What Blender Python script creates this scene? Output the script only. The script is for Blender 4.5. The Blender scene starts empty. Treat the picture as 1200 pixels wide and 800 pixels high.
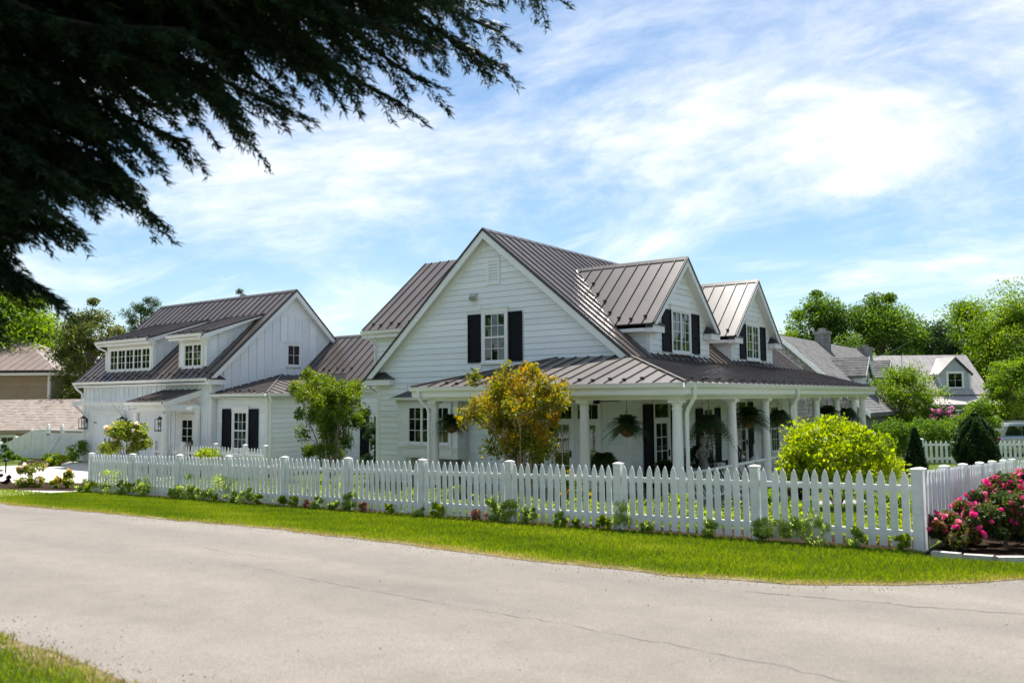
import bpy, math, random
import numpy as np
from mathutils import Vector, Matrix
R = math.radians
SC = bpy.context.scene
COL = SC.collection
rng = np.random.default_rng(7)
random.seed(7)

# ------------------------------------------------------------------ camera
FPX, PITCH, ROLL, YAW = 967.19, 0.0692452, -0.0081520, 0.6242046
CAMZ = 3.0
cam = bpy.data.cameras.new("camera")
co = bpy.data.objects.new("camera", cam); COL.objects.link(co)
cam.sensor_width = 36.0; cam.lens = 36.0 * FPX / 1200.0
cam.clip_start = 0.05; cam.clip_end = 4000
_cp, _sp, _cr, _sr = math.cos(PITCH), math.sin(PITCH), math.cos(ROLL), math.sin(ROLL)
cy, sy = math.cos(YAW), math.sin(YAW)
RZ = Matrix(((cy, -sy, 0), (sy, cy, 0), (0, 0, 1)))
fwd = Vector((0, _cp, _sp)); up0 = Vector((0, -_sp, _cp)); r0 = Vector((1, 0, 0))
rgt = RZ @ (_cr * r0 + _sr * up0); upv = RZ @ (-_sr * r0 + _cr * up0); fw = RZ @ fwd
co.matrix_world = Matrix(((rgt.x, upv.x, -fw.x, 0), (rgt.y, upv.y, -fw.y, 0), (rgt.z, upv.z, -fw.z, CAMZ), (0, 0, 0, 1)))
cam.dof.use_dof = True; cam.dof.focus_distance = 22.0; cam.dof.aperture_fstop = 1.5
SC.camera = co

# ------------------------------------------------------------------ sky, sun, exposure
SUN_EL, SUN_AZ = R(63), R(-29)          # azimuth measured clockwise from +Y
sunv = Vector((math.sin(SUN_AZ) * math.cos(SUN_EL), math.cos(SUN_AZ) * math.cos(SUN_EL), math.sin(SUN_EL)))
sl = bpy.data.lights.new("sun", 'SUN'); sl.energy = 3.6; sl.angle = R(0.53); sl.color = (1.0, 0.95, 0.87)
so = bpy.data.objects.new("sun", sl); COL.objects.link(so)
so.rotation_euler = sunv.to_track_quat('Z', 'Y').to_euler(); so.location = (0, 0, 60)
W = bpy.data.worlds.new("World"); SC.world = W; W.use_nodes = True
nt = W.node_tree; nt.nodes.clear()
def N(t, k, **kw):
    n = t.nodes.new(k)
    for a, b in kw.items(): setattr(n, a, b)
    return n
def build_world():
    L = nt.links.new
    out = N(nt, 'ShaderNodeOutputWorld'); bg = N(nt, 'ShaderNodeBackground'); bg.inputs[1].default_value = 0.15
    sky = N(nt, 'ShaderNodeTexSky', sky_type='NISHITA', sun_disc=False, sun_elevation=SUN_EL, sun_rotation=SUN_AZ,
            altitude=50, air_density=1.0, dust_density=0.6, ozone_density=1.6)
    tc = N(nt, 'ShaderNodeTexCoord'); sep = N(nt, 'ShaderNodeSeparateXYZ'); L(tc.outputs['Generated'], sep.inputs[0])
    zz = N(nt, 'ShaderNodeMath', operation='MAXIMUM'); L(sep.outputs[2], zz.inputs[0]); zz.inputs[1].default_value = 0.0
    za = N(nt, 'ShaderNodeMath', operation='ADD'); L(zz.outputs[0], za.inputs[0]); za.inputs[1].default_value = 0.24
    dx = N(nt, 'ShaderNodeMath', operation='DIVIDE'); L(sep.outputs[0], dx.inputs[0]); L(za.outputs[0], dx.inputs[1])
    dy = N(nt, 'ShaderNodeMath', operation='DIVIDE'); L(sep.outputs[1], dy.inputs[0]); L(za.outputs[0], dy.inputs[1])
    cb = N(nt, 'ShaderNodeCombineXYZ'); L(dx.outputs[0], cb.inputs[0]); L(dy.outputs[0], cb.inputs[1])
    def cloud(rot, scl, loc, nscale, det, rough, dist, lo, hi):
        mp = N(nt, 'ShaderNodeMapping'); L(cb.outputs[0], mp.inputs[0])
        mp.inputs['Rotation'].default_value = (0, 0, rot); mp.inputs['Scale'].default_value = scl; mp.inputs['Location'].default_value = loc
        nz = N(nt, 'ShaderNodeTexNoise'); L(mp.outputs[0], nz.inputs['Vector'])
        nz.inputs['Scale'].default_value = nscale; nz.inputs['Detail'].default_value = det
        nz.inputs['Roughness'].default_value = rough; nz.inputs['Distortion'].default_value = dist
        mr = N(nt, 'ShaderNodeMapRange', interpolation_type='SMOOTHSTEP'); L(nz.outputs[0], mr.inputs[0])
        mr.inputs[1].default_value = lo; mr.inputs[2].default_value = hi
        return mr.outputs[0]
    big = cloud(R(25), (0.7, 0.9, 1), (6.2, 0.7, 0), 1.15, 12, 0.64, 0.35, 0.42, 0.70)
    streak = cloud(R(62), (0.7, 1.6, 1), (4.4, 2.2, 0), 1.5, 12, 0.64, 0.5, 0.46, 0.76)
    puff = cloud(R(10), (1, 1, 1), (5.2, 3.3, 0), 2.6, 10, 0.55, 0.2, 0.60, 0.78)
    m1 = N(nt, 'ShaderNodeMath', operation='MULTIPLY'); L(streak, m1.inputs[0]); m1.inputs[1].default_value = 0.75
    m2 = N(nt, 'ShaderNodeMath', operation='MULTIPLY'); L(puff, m2.inputs[0]); m2.inputs[1].default_value = 0.6
    mx = N(nt, 'ShaderNodeMath', operation='MAXIMUM'); L(big, mx.inputs[0]); L(m1.outputs[0], mx.inputs[1])
    mx2 = N(nt, 'ShaderNodeMath', operation='MAXIMUM'); L(mx.outputs[0], mx2.inputs[0]); L(m2.outputs[0], mx2.inputs[1])
    tex = cloud(R(40), (1, 1.5, 1), (2.2, 5.1, 0), 3.2, 12, 0.66, 0.6, 0.30, 0.70)
    tm = N(nt, 'ShaderNodeMapRange'); L(tex, tm.inputs[0]); tm.inputs[3].default_value = 0.52; tm.inputs[4].default_value = 0.97
    m3 = N(nt, 'ShaderNodeMath', operation='MULTIPLY'); L(mx2.outputs[0], m3.inputs[0]); L(tm.outputs[0], m3.inputs[1])
    # forward scattering: thin cloud is brightest towards the sun
    dot = N(nt, 'ShaderNodeVectorMath', operation='DOT_PRODUCT'); L(tc.outputs['Generated'], dot.inputs[0]); dot.inputs[1].default_value = sunv
    sr = N(nt, 'ShaderNodeMapRange'); L(dot.outputs['Value'], sr.inputs[0]); sr.inputs[1].default_value = 0.2; sr.inputs[2].default_value = 1.0
    sr.inputs[3].default_value = 3.6; sr.inputs[4].default_value = 3.6
    cc = N(nt, 'ShaderNodeVectorMath', operation='SCALE'); cc.inputs[0].default_value = (1.0, 0.985, 0.97); L(sr.outputs[0], cc.inputs['Scale'])
    hsv = N(nt, 'ShaderNodeHueSaturation'); hsv.inputs['Saturation'].default_value = 1.16; hsv.inputs['Value'].default_value = 0.37; hsv.inputs['Hue'].default_value = 0.495
    L(sky.outputs[0], hsv.inputs['Color'])
    mix = N(nt, 'ShaderNodeMix', data_type='RGBA'); L(m3.outputs[0], mix.inputs[0]); L(hsv.outputs[0], mix.inputs[6]); L(cc.outputs[0], mix.inputs[7])
    L(mix.outputs[2], bg.inputs[0]); L(bg.outputs[0], out.inputs[0])
build_world()
SC.view_settings.view_transform = 'Standard'; SC.view_settings.look = 'None'
SC.view_settings.exposure = 1.38; SC.view_settings.gamma = 1.0
SC.render.engine = 'CYCLES'
SC.cycles.max_bounces = 7; SC.cycles.transparent_max_bounces = 8

# ------------------------------------------------------------------ materials
MATS = {}
def newmat(name):
    m = bpy.data.materials.new(name); m.use_nodes = True
    t = m.node_tree; b = t.nodes['Principled BSDF']
    MATS[name] = m
    return m, t, b
def pm(name, c1, c2=None, scale=4.0, rough=0.6, metal=0.0, bump=0.0, bscale=None, spec=0.5, stretch=None, det=6, lo=0.35, hi=0.65, var=.06):
    """noise-mixed two-tone surface with fine relief"""
    m, t, b = newmat(name); L = t.links.new
    c2 = c2 or tuple(min(1, x * 1.12) for x in c1)
    tc = N(t, 'ShaderNodeTexCoord'); src = tc.outputs['Object']
    if stretch:
        mp = N(t, 'ShaderNodeMapping'); mp.inputs['Scale'].default_value = stretch; L(src, mp.inputs[0]); src = mp.outputs[0]
    nz = N(t, 'ShaderNodeTexNoise'); nz.inputs['Scale'].default_value = scale; nz.inputs['Detail'].default_value = det
    nz.inputs['Roughness'].default_value = 0.65
    L(src, nz.inputs['Vector'])
    mr = N(t, 'ShaderNodeMapRange'); L(nz.outputs[0], mr.inputs[0]); mr.inputs[1].default_value = lo; mr.inputs[2].default_value = hi
    mx = N(t, 'ShaderNodeMix', data_type='RGBA'); L(mr.outputs[0], mx.inputs[0])
    mx.inputs[6].default_value = (*c1, 1); mx.inputs[7].default_value = (*c2, 1)
    oi = N(t, 'ShaderNodeObjectInfo'); hv = N(t, 'ShaderNodeHueSaturation'); vr = N(t, 'ShaderNodeMapRange')
    L(oi.outputs['Random'], vr.inputs[0]); vr.inputs[3].default_value = 1 - var; vr.inputs[4].default_value = 1 + var
    L(vr.outputs[0], hv.inputs['Value']); L(mx.outputs[2], hv.inputs['Color'])
    L(hv.outputs[0], b.inputs['Base Color'])
    b.inputs['Roughness'].default_value = rough; b.inputs['Metallic'].default_value = metal
    b.inputs['Specular IOR Level'].default_value = spec
    if bump:
        n2 = N(t, 'ShaderNodeTexNoise'); n2.inputs['Scale'].default_value = bscale or scale * 6; n2.inputs['Detail'].default_value = 4
        L(src, n2.inputs['Vector'])
        bp = N(t, 'ShaderNodeBump'); bp.inputs['Strength'].default_value = bump; bp.inputs['Distance'].default_value = 0.02
        L(n2.outputs[0], bp.inputs['Height']); L(bp.outputs[0], b.inputs['Normal'])
    return m
def leafmat(name, stops, trans=0.45, gloss=0.35, vary=0.12):
    """leaf: diffuse + translucent; colour from the random per-leaf 'tone'"""
    m, t, b = newmat(name); L = t.links.new
    at = N(t, 'ShaderNodeAttribute'); at.attribute_name = 'tone'
    cr = N(t, 'ShaderNodeValToRGB'); L(at.outputs['Fac'], cr.inputs[0])
    e = cr.color_ramp.elements
    e[0].position = stops[0][0]; e[0].color = (*stops[0][1], 1)
    e[1].position = stops[-1][0]; e[1].color = (*stops[-1][1], 1)
    for p, c in stops[1:-1]:
        x = e.new(p); x.color = (*c, 1)
    L(cr.outputs[0], b.inputs['Base Color']); b.inputs['Roughness'].default_value = 0.5; b.inputs['Specular IOR Level'].default_value = gloss
    tr = N(t, 'ShaderNodeBsdfTranslucent')
    hs = N(t, 'ShaderNodeHueSaturation'); hs.inputs['Hue'].default_value = 0.485; hs.inputs['Saturation'].default_value = 1.1; hs.inputs['Value'].default_value = 1.9
    L(cr.outputs[0], hs.inputs['Color']); L(hs.outputs[0], tr.inputs[0])
    mx = N(t, 'ShaderNodeMixShader'); mx.inputs[0].default_value = trans
    L(b.outputs[0], mx.inputs[1]); L(tr.outputs[0], mx.inputs[2])
    L(mx.outputs[0], t.nodes['Material Output'].inputs[0])
    return m
WHITE = pm('white_paint', (0.82, 0.825, 0.82), (0.86, 0.86, 0.85), 1.5, 0.45, bump=0.03, bscale=60)
SIDING = pm('white_siding', (0.81, 0.845, 0.87), (0.86, 0.885, 0.90), 0.9, 0.5, bump=0.04, bscale=50)
FENCEP = pm('fence_paint', (0.66, 0.68, 0.655), (0.85, 0.855, 0.85), 2.6, 0.5, bump=0.06, bscale=40, lo=.28, hi=.52)
ROOF = pm('bronze_metal_roof', (0.075, 0.062, 0.057), (0.105, 0.088, 0.080), 0.8, 0.33, bump=0.08, bscale=1.3, spec=0.6, var=.10)
ROOFEDGE = pm('dark_metal_trim', (0.02, 0.02, 0.021), (0.03, 0.03, 0.03), 2, 0.4)
BLACK = pm('black_shutter_paint', (0.006, 0.007, 0.010), (0.010, 0.011, 0.015), 5, 0.65, spec=0.15)
IRON = pm('black_iron', (0.012, 0.012, 0.012), (0.02, 0.02, 0.02), 5, 0.4, metal=0.6)
WICKER = pm('dark_wicker', (0.02, 0.016, 0.013), (0.04, 0.03, 0.024), 30, 0.7, bump=0.5)
STONE = pm('grey_stone', (0.13, 0.125, 0.12), (0.40, 0.385, 0.36), 1.7, 0.9, bump=0.4, bscale=14)
MORTAR = pm('mortar', (0.22, 0.21, 0.20), (0.28, 0.27, 0.26), 5, 0.95, bump=0.3)
SHINGLE = pm('grey_shingle', (0.10, 0.10, 0.105), (0.19, 0.185, 0.185), 2.2, 0.9, bump=0.3, bscale=30)
PINKSH = pm('tan_shingle', (0.23, 0.185, 0.155), (0.36, 0.30, 0.265), 3.0, 0.9, bump=0.3, bscale=25)
PINKMETAL = pm('tan_metal_roof', (0.19, 0.145, 0.128), (0.24, 0.185, 0.165), 1.0, 0.4, spec=0.5)
TAN = pm('tan_siding', (0.30, 0.24, 0.15), (0.36, 0.29, 0.19), 1.0, 0.7)
GREYSIDE = pm('pale_grey_siding', (0.42, 0.46, 0.50), (0.50, 0.54, 0.57), 1.0, 0.6)
GREYMETAL = pm('pale_metal_roof', (0.36, 0.33, 0.32), (0.45, 0.42, 0.40), 1.0, 0.4)
BARK = pm('bark', (0.09, 0.065, 0.045), (0.20, 0.15, 0.11), 6, 0.9, bump=0.6, stretch=(1, 1, 0.25))
DARKBARK = pm('dark_bark', (0.020, 0.016, 0.013), (0.05, 0.038, 0.03), 6, 0.95, bump=0.5, spec=0.1)
PALEBARK = pm('pale_bark', (0.24, 0.18, 0.13), (0.38, 0.30, 0.23), 6, 0.8, bump=0.3, stretch=(1, 1, 0.25))
MULCH = pm('mulch', (0.014, 0.009, 0.006), (0.055, 0.034, 0.023), 9, 0.95, bump=0.9, bscale=40, spec=0.05)
DRIVE = pm('pale_gravel', (0.44, 0.41, 0.37), (0.60, 0.57, 0.52), 12, 0.9, bump=0.4, bscale=60)
PAVER = pm('blue_grey_paver', (0.20, 0.20, 0.20), (0.30, 0.30, 0.30), 4, 0.8, bump=0.2)
TERRA = pm('coco_basket', (0.16, 0.085, 0.04), (0.26, 0.15, 0.08), 14, 0.95, bump=0.8)
PLASTER = pm('weathered_statue', (0.42, 0.41, 0.38), (0.60, 0.58, 0.54), 8, 0.85, bump=0.2)
ORANGEP = pm('orange_beak', (0.55, 0.22, 0.03), None, 5, 0.6)
CARPAINT = pm('silver_car_paint', (0.42, 0.47, 0.50), (0.46, 0.51, 0.54), 1, 0.22, metal=0.5)
RUBBER = pm('tyre_rubber', (0.012, 0.012, 0.012), (0.02, 0.02, 0.02), 10, 0.85)
ALU = pm('wheel_alloy', (0.5, 0.5, 0.5), (0.6, 0.6, 0.6), 3, 0.3, metal=0.9)
WALLIN = pm('porch_ceiling_paint', (0.62, 0.66, 0.66), (0.68, 0.71, 0.71), 1.5, 0.6)
FLOORM = pm('porch_floor_paint', (0.22, 0.22, 0.21), (0.28, 0.28, 0.27), 3, 0.5)
def glassmat(name, base, gl):
    m, t, b = newmat(name); L = t.links.new
    b.inputs['Base Color'].default_value = (*base, 1); b.inputs['Roughness'].default_value = 0.03
    g = N(t, 'ShaderNodeBsdfGlossy'); g.inputs['Roughness'].default_value = 0.02; g.inputs[0].default_value = (0.9, 0.95, 1, 1)
    tc = N(t, 'ShaderNodeTexCoord'); nz = N(t, 'ShaderNodeTexNoise'); nz.inputs['Scale'].default_value = 1.2; L(tc.outputs['Object'], nz.inputs['Vector'])
    bp = N(t, 'ShaderNodeBump'); bp.inputs['Strength'].default_value = 0.06; bp.inputs['Distance'].default_value = 0.05; L(nz.outputs[0], bp.inputs['Height'])
    L(bp.outputs[0], g.inputs['Normal']); L(bp.outputs[0], b.inputs['Normal'])
    mx = N(t, 'ShaderNodeMixShader'); mx.inputs[0].default_value = gl; L(b.outputs[0], mx.inputs[1]); L(g.outputs[0], mx.inputs[2])
    L(mx.outputs[0], t.nodes['Material Output'].inputs[0])
    return m
GLASS = glassmat('window_glass', (0.004, 0.006, 0.007), 0.06)
CARGLASS = glassmat('car_glass', (0.01, 0.011, 0.012), 0.08)

def roadmat():
    m, t, b = newmat('old_asphalt'); L = t.links.new
    tc = N(t, 'ShaderNodeTexCoord'); P = tc.outputs['Object']
    def nz(s, d=5, r=.6, st=None):
        src = P
        if st:
            mp = N(t, 'ShaderNodeMapping'); mp.inputs['Scale'].default_value = st; L(P, mp.inputs[0]); src = mp.outputs[0]
        n = N(t, 'ShaderNodeTexNoise'); n.inputs['Scale'].default_value = s; n.inputs['Detail'].default_value = d; n.inputs['Roughness'].default_value = r
        L(src, n.inputs['Vector']); return n.outputs[0]
    vor = N(t, 'ShaderNodeTexVoronoi'); vor.inputs['Scale'].default_value = 150; L(P, vor.inputs['Vector'])
    cr = N(t, 'ShaderNodeValToRGB'); L(vor.outputs['Color'], cr.inputs[0])
    e = cr.color_ramp.elements; e[0].color = (0.118, 0.104, 0.089, 1); e[1].color = (0.265, 0.235, 0.202, 1); e[0].position = 0.05; e[1].position = 0.95
    big = N(t, 'ShaderNodeMapRange'); L(nz(0.5, 6, .6, (0.35, 1.3, 1)), big.inputs[0]); big.inputs[1].default_value = .3; big.inputs[2].default_value = .7; big.inputs[3].default_value = .82; big.inputs[4].default_value = 1.12
    spot = N(t, 'ShaderNodeMapRange'); L(nz(2.3, 8, .7), spot.inputs[0]); spot.inputs[1].default_value = .35; spot.inputs[2].default_value = .6; spot.inputs[3].default_value = .9; spot.inputs[4].default_value = 1.03
    sp = N(t, 'ShaderNodeSeparateXYZ'); L(P, sp.inputs[0])
    wn = N(t, 'ShaderNodeMath', operation='MULTIPLY_ADD'); L(nz(.25, 3, .5, (.4, 1, 1)), wn.inputs[0]); wn.inputs[1].default_value = 1.6; L(sp.outputs[1], wn.inputs[2])
    sn = N(t, 'ShaderNodeMath', operation='MULTIPLY'); L(wn.outputs[0], sn.inputs[0]); sn.inputs[1].default_value = 3.3
    si = N(t, 'ShaderNodeMath', operation='SINE'); L(sn.outputs[0], si.inputs[0])
    lane = N(t, 'ShaderNodeMapRange'); L(si.outputs[0], lane.inputs[0]); lane.inputs[1].default_value = -1; lane.inputs[3].default_value = .93; lane.inputs[4].default_value = 1.04
    mu0 = N(t, 'ShaderNodeMath', operation='MULTIPLY'); L(big.outputs[0], mu0.inputs[0]); L(lane.outputs[0], mu0.inputs[1])
    mu = N(t, 'ShaderNodeMath', operation='MULTIPLY'); L(mu0.outputs[0], mu.inputs[0]); L(spot.outputs[0], mu.inputs[1])
    hv = N(t, 'ShaderNodeHueSaturation'); L(mu.outputs[0], hv.inputs['Value']); L(cr.outputs[0], hv.inputs['Color'])
    L(hv.outputs[0], b.inputs['Base Color']); b.inputs['Roughness'].default_value = 0.72; b.inputs['Specular IOR Level'].default_value = 0.35
    bp = N(t, 'ShaderNodeBump'); bp.inputs['Strength'].default_value = 0.5; bp.inputs['Distance'].default_value = 0.008
    L(vor.outputs['Distance'], bp.inputs['Height']); L(bp.outputs[0], b.inputs['Normal'])
    return m
ROAD = roadmat()
GROUND = pm('lawn_soil', (0.045, 0.075, 0.012), (0.10, 0.135, 0.022), 1.6, 0.95, bump=0.6, bscale=25, spec=0.1)
VERGESOIL = pm('dry_verge', (0.10, 0.085, 0.045), (0.27, 0.215, 0.12), 7, 0.95, bump=0.6, bscale=30, spec=0.1)
CRACK = pm('crack_tar', (0.08, 0.072, 0.064), (0.14, 0.127, 0.113), 8, 0.8)

LF_GREEN = leafmat('leaf_green', [(0, (0.036, 0.085, 0.012)), (.5, (0.085, 0.17, 0.018)), (1, (0.165, 0.26, 0.025))])
LF_DARK = leafmat('leaf_dark_green', [(0, (0.012, 0.034, 0.010)), (.6, (0.026, 0.065, 0.016)), (1, (0.06, 0.11, 0.022))], 0.35)
LF_BRIGHT = leafmat('leaf_bright_green', [(0, (0.06, 0.125, 0.014)), (.5, (0.125, 0.22, 0.020)), (1, (0.21, 0.30, 0.03))], 0.5)
LF_LIME = leafmat('leaf_lime', [(0, (0.10, 0.17, 0.012)), (.5, (0.21, 0.30, 0.016)), (1, (0.36, 0.42, 0.03))], 0.5)
LF_CRAPE = leafmat('leaf_crape_orange', [(0, (0.07, 0.11, 0.014)), (.4, (0.16, 0.19, 0.02)), (.72, (0.33, 0.25, 0.02)), (1, (0.46, 0.22, 0.02))], 0.45)
LF_CRAPEG = leafmat('leaf_crape_green', [(0, (0.055, 0.115, 0.014)), (.5, (0.12, 0.195, 0.018)), (.85, (0.17, 0.21, 0.02)), (1, (0.28, 0.21, 0.02))], 0.42)
LF_OLIVE = leafmat('leaf_olive', [(0, (0.04, 0.06, 0.014)), (.5, (0.085, 0.115, 0.02)), (1, (0.15, 0.16, 0.03))], 0.42)
LF_HYD = leafmat('leaf_hydrangea', [(0, (0.06, 0.11, 0.015)), (.5, (0.17, 0.23, 0.03)), (1, (0.34, 0.37, 0.06))], 0.45)
LF_ROSE = leafmat('leaf_rose', [(0, (0.020, 0.05, 0.012)), (.55, (0.055, 0.09, 0.018)), (.8, (0.17, 0.11, 0.03)), (1, (0.30, 0.09, 0.05))], 0.4)
PET_PINK = leafmat('petal_pink', [(0, (0.45, 0.03, 0.12)), (.5, (0.64, 0.08, 0.21)), (1, (0.82, 0.32, 0.38))], 0.4)
PET_PALE = leafmat('petal_pale_pink', [(0, (0.60, 0.42, 0.34)), (.6, (0.80, 0.66, 0.56)), (1, (0.85, 0.79, 0.68))], 0.35)
PET_RHODO = leafmat('petal_rhododendron', [(0, (0.40, 0.07, 0.22)), (.5, (0.60, 0.20, 0.40)), (1, (0.75, 0.42, 0.55))], 0.35)
PET_YEL = leafmat('petal_yellow', [(0, (0.50, 0.32, 0.02)), (1, (0.75, 0.60, 0.06))], 0.35)
PET_PURP = leafmat('petal_purple', [(0, (0.05, 0.03, 0.10)), (.5, (0.14, 0.10, 0.28)), (1, (0.45, 0.45, 0.70))], 0.35)
LF_RED = leafmat('leaf_coral', [(0, (0.16, 0.16, 0.04)), (.5, (0.38, 0.17, 0.11)), (1, (0.55, 0.33, 0.26))], 0.45)
LF_PALE = leafmat('leaf_pale_green', [(0, (0.16, 0.25, 0.05)), (.5, (0.28, 0.38, 0.09)), (1, (0.42, 0.50, 0.16))], 0.5)
LF_FERN = leafmat('leaf_fern', [(0, (0.012, 0.030, 0.008)), (.6, (0.030, 0.062, 0.014)), (1, (0.06, 0.10, 0.02))], 0.35)
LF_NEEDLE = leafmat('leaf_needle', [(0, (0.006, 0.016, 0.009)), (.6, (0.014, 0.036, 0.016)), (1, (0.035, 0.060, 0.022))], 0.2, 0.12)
LF_PURPLE = leafmat('leaf_dark_purple', [(0, (0.03, 0.01, 0.018)), (1, (0.10, 0.03, 0.05))], 0.3)
LF_GRASS = leafmat('grass_blade', [(0, (0.060, 0.112, 0.010)), (.5, (0.125, 0.195, 0.015)), (.85, (0.21, 0.265, 0.024)), (1, (0.34, 0.30, 0.09))], 0.45, 0.3)
LF_STRAW = leafmat('straw_blade', [(0, (0.20, 0.20, 0.05)), (1, (0.42, 0.33, 0.16))], 0.35, 0.2)

# ------------------------------------------------------------------ object helpers
LOCS = {}
def tag(o, label=None, cat=None, group=None, kind=None):
    if label: o['label'] = label
    if cat: o['category'] = cat
    if group: o['group'] = group
    if kind: o['kind'] = kind
    return o
def thing(name, label, cat, loc=(0, 0, 0), group=None):
    o = bpy.data.objects.new(name, None); COL.objects.link(o); o.empty_display_size = 0.2
    o.location = loc; LOCS[o.name] = Vector(loc)
    return tag(o, label, cat, group)
def link(name, me, parent=None, loc=(0, 0, 0), rot=None):
    o = bpy.data.objects.new(name, me); COL.objects.link(o); o.location = loc
    if rot: o.rotation_euler = rot
    if parent: o.parent = parent
    LOCS[o.name] = LOCS.get(parent.name, Vector()) if parent else Vector(loc)
    return o
class MB:
    def __init__(s): s.v = []; s.f = []
    def quad(s, *p):
        n = len(s.v); s.v += [tuple(q) for q in p]; s.f.append(tuple(range(n, n + len(p)))); return s
    def hexa(s, p):       # 8 points: bottom 4 (ccw), top 4
        n = len(s.v); s.v += [tuple(q) for q in p]
        s.f += [(n + 3, n + 2, n + 1, n), (n + 4, n + 5, n + 6, n + 7)] + [(n + i, n + (i + 1) % 4, n + 4 + (i + 1) % 4, n + 4 + i) for i in range(4)]
        return s
    def box(s, x0, x1, y0, y1, z0, z1):
        return s.hexa([(x0, y0, z0), (x1, y0, z0), (x1, y1, z0), (x0, y1, z0), (x0, y0, z1), (x1, y0, z1), (x1, y1, z1), (x0, y1, z1)])
    def prism(s, poly, off):
        n = len(s.v); k = len(poly); off = Vector(off)
        s.v += [tuple(p) for p in poly] + [tuple(Vector(p) + off) for p in poly]
        s.f += [tuple(range(n, n + k))[::-1], tuple(range(n + k, n + 2 * k))] + [(n + i, n + (i + 1) % k, n + k + (i + 1) % k, n + k + i) for i in range(k)]
        return s
    def beam(s, p, q, w, h, up=(0, 0, 1)):
        p, q = Vector(p), Vector(q); d = (q - p).normalized(); u = Vector(up)
        sd = d.cross(u)
        if sd.length < 1e-4: sd = d.cross(Vector((1, 0, 0)))
        sd.normalize(); u = sd.cross(d)
        a, b = sd * w / 2, u * h / 2
        return s.hexa([p - a - b, p + a - b, p + a + b, p - a + b, q - a - b, q + a - b, q + a + b, q - a + b])
    def tube(s, pts, rad, n=8):
        pts = [Vector(p) for p in pts]; k = len(pts); base = len(s.v)
        if not hasattr(rad, '__len__'): rad = [rad] * k
        prev = None
        for i, p in enumerate(pts):
            d = (pts[min(i + 1, k - 1)] - pts[max(i - 1, 0)]).normalized()
            if prev is None: a = d.orthogonal().normalized()
            else: a = (prev - d * prev.dot(d)).normalized()
            prev = a; b = d.cross(a)
            s.v += [tuple(p + (a * math.cos(t) + b * math.sin(t)) * rad[i]) for t in (2 * math.pi * j / n for j in range(n))]
        for i in range(k - 1):
            for j in range(n):
                s.f.append((base + i * n + j, base + i * n + (j + 1) % n, base + (i + 1) * n + (j + 1) % n, base + (i + 1) * n + j))
        s.f.append(tuple(range(base, base + n))[::-1]); s.f.append(tuple(range(base + (k - 1) * n, base + k * n)))
        return s
    def lathe(s, prof, c=(0, 0, 0), n=16):
        base = len(s.v); k = len(prof)
        for r, z in prof:
            s.v += [(c[0] + r * math.cos(2 * math.pi * j / n), c[1] + r * math.sin(2 * math.pi * j / n), c[2] + z) for j in range(n)]
        for i in range(k - 1):
            for j in range(n):
                s.f.append((base + i * n + j, base + i * n + (j + 1) % n, base + (i + 1) * n + (j + 1) % n, base + (i + 1) * n + j))
        s.f.append(tuple(range(base, base + n))[::-1]); s.f.append(tuple(range(base + (k - 1) * n, base + k * n)))
        return s
    def mesh(s, name, mat, off=(0, 0, 0), smooth=False):
        me = bpy.data.meshes.new(name); ox, oy, oz = off
        me.from_pydata([(x - ox, y - oy, z - oz) for x, y, z in s.v], [], s.f)
        me.materials.append(mat)
        if smooth:
            me.polygons.foreach_set('use_smooth', [True] * len(me.polygons))
            try: me.set_sharp_from_angle(angle=R(40))
            except Exception: pass
        me.update(); return me
    def obj(s, name, mat, parent=None, smooth=False, loc=None):
        off = LOCS.get(parent.name, Vector()) if parent else (Vector(loc) if loc else Vector())
        me = s.mesh(name, mat, off, smooth)
        return link(name, me, parent, (0, 0, 0) if parent else off)
def fast_quads(name, V, mat, tone=None, k=4):
    """V: (n,k,3) array of separate faces"""
    n = len(V); me = bpy.data.meshes.new(name)
    me.vertices.add(n * k); me.vertices.foreach_set('co', np.ascontiguousarray(V, dtype=np.float32).ravel())
    me.loops.add(n * k); me.loops.foreach_set('vertex_index', np.arange(n * k, dtype=np.int32))
    me.polygons.add(n); me.polygons.foreach_set('loop_start', np.arange(0, n * k, k, dtype=np.int32))
    try: me.polygons.foreach_set('loop_total', np.full(n, k, dtype=np.int32))
    except Exception: pass
    a = me.attributes.new('tone', 'FLOAT', 'FACE')
    a.data.foreach_set('value', np.ascontiguousarray(tone if tone is not None else rng.random(n), dtype=np.float32))
    me.materials.append(mat); me.update(calc_edges=True); return me
def unit(a): return a / np.maximum(np.linalg.norm(a, axis=1, keepdims=True), 1e-9)
def leaf_mesh(name, P, size, mat, tone=None, asp=0.55, droop=0.0, outward=None):
    n = len(P); d = rng.normal(size=(n, 3)); d[:, 2] -= droop
    if outward is not None: d += outward
    d = unit(d); w = unit(np.cross(d, rng.normal(size=(n, 3))))
    s = (size * rng.uniform(0.65, 1.35, n))[:, None]
    nrm = np.cross(d, w)
    V = np.stack([P - d * s * .5, P + w * s * asp * .5 + nrm * s * .08, P + d * s * .5, P - w * s * asp * .5 + nrm * s * .08], 1)
    return fast_quads(name, V, mat, tone)
def ball(n, c, r, shell=0.45, squash=(1, 1, 1)):
    d = unit(rng.normal(size=(n, 3))); u = rng.random(n) ** shell
    return np.asarray(c) + d * (u * r)[:, None] * np.asarray(squash)
def cf(px, D):   # plan position from a bearing and a distance ahead of the camera
    x = D * (px - 600) / FPX
    return cy * x - sy * D, sy * x + cy * D
def pz(py, D, px=600):
    return CAMZ + (465.5 - 0.00815 * (px - 800) - py) / FPX * D

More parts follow.
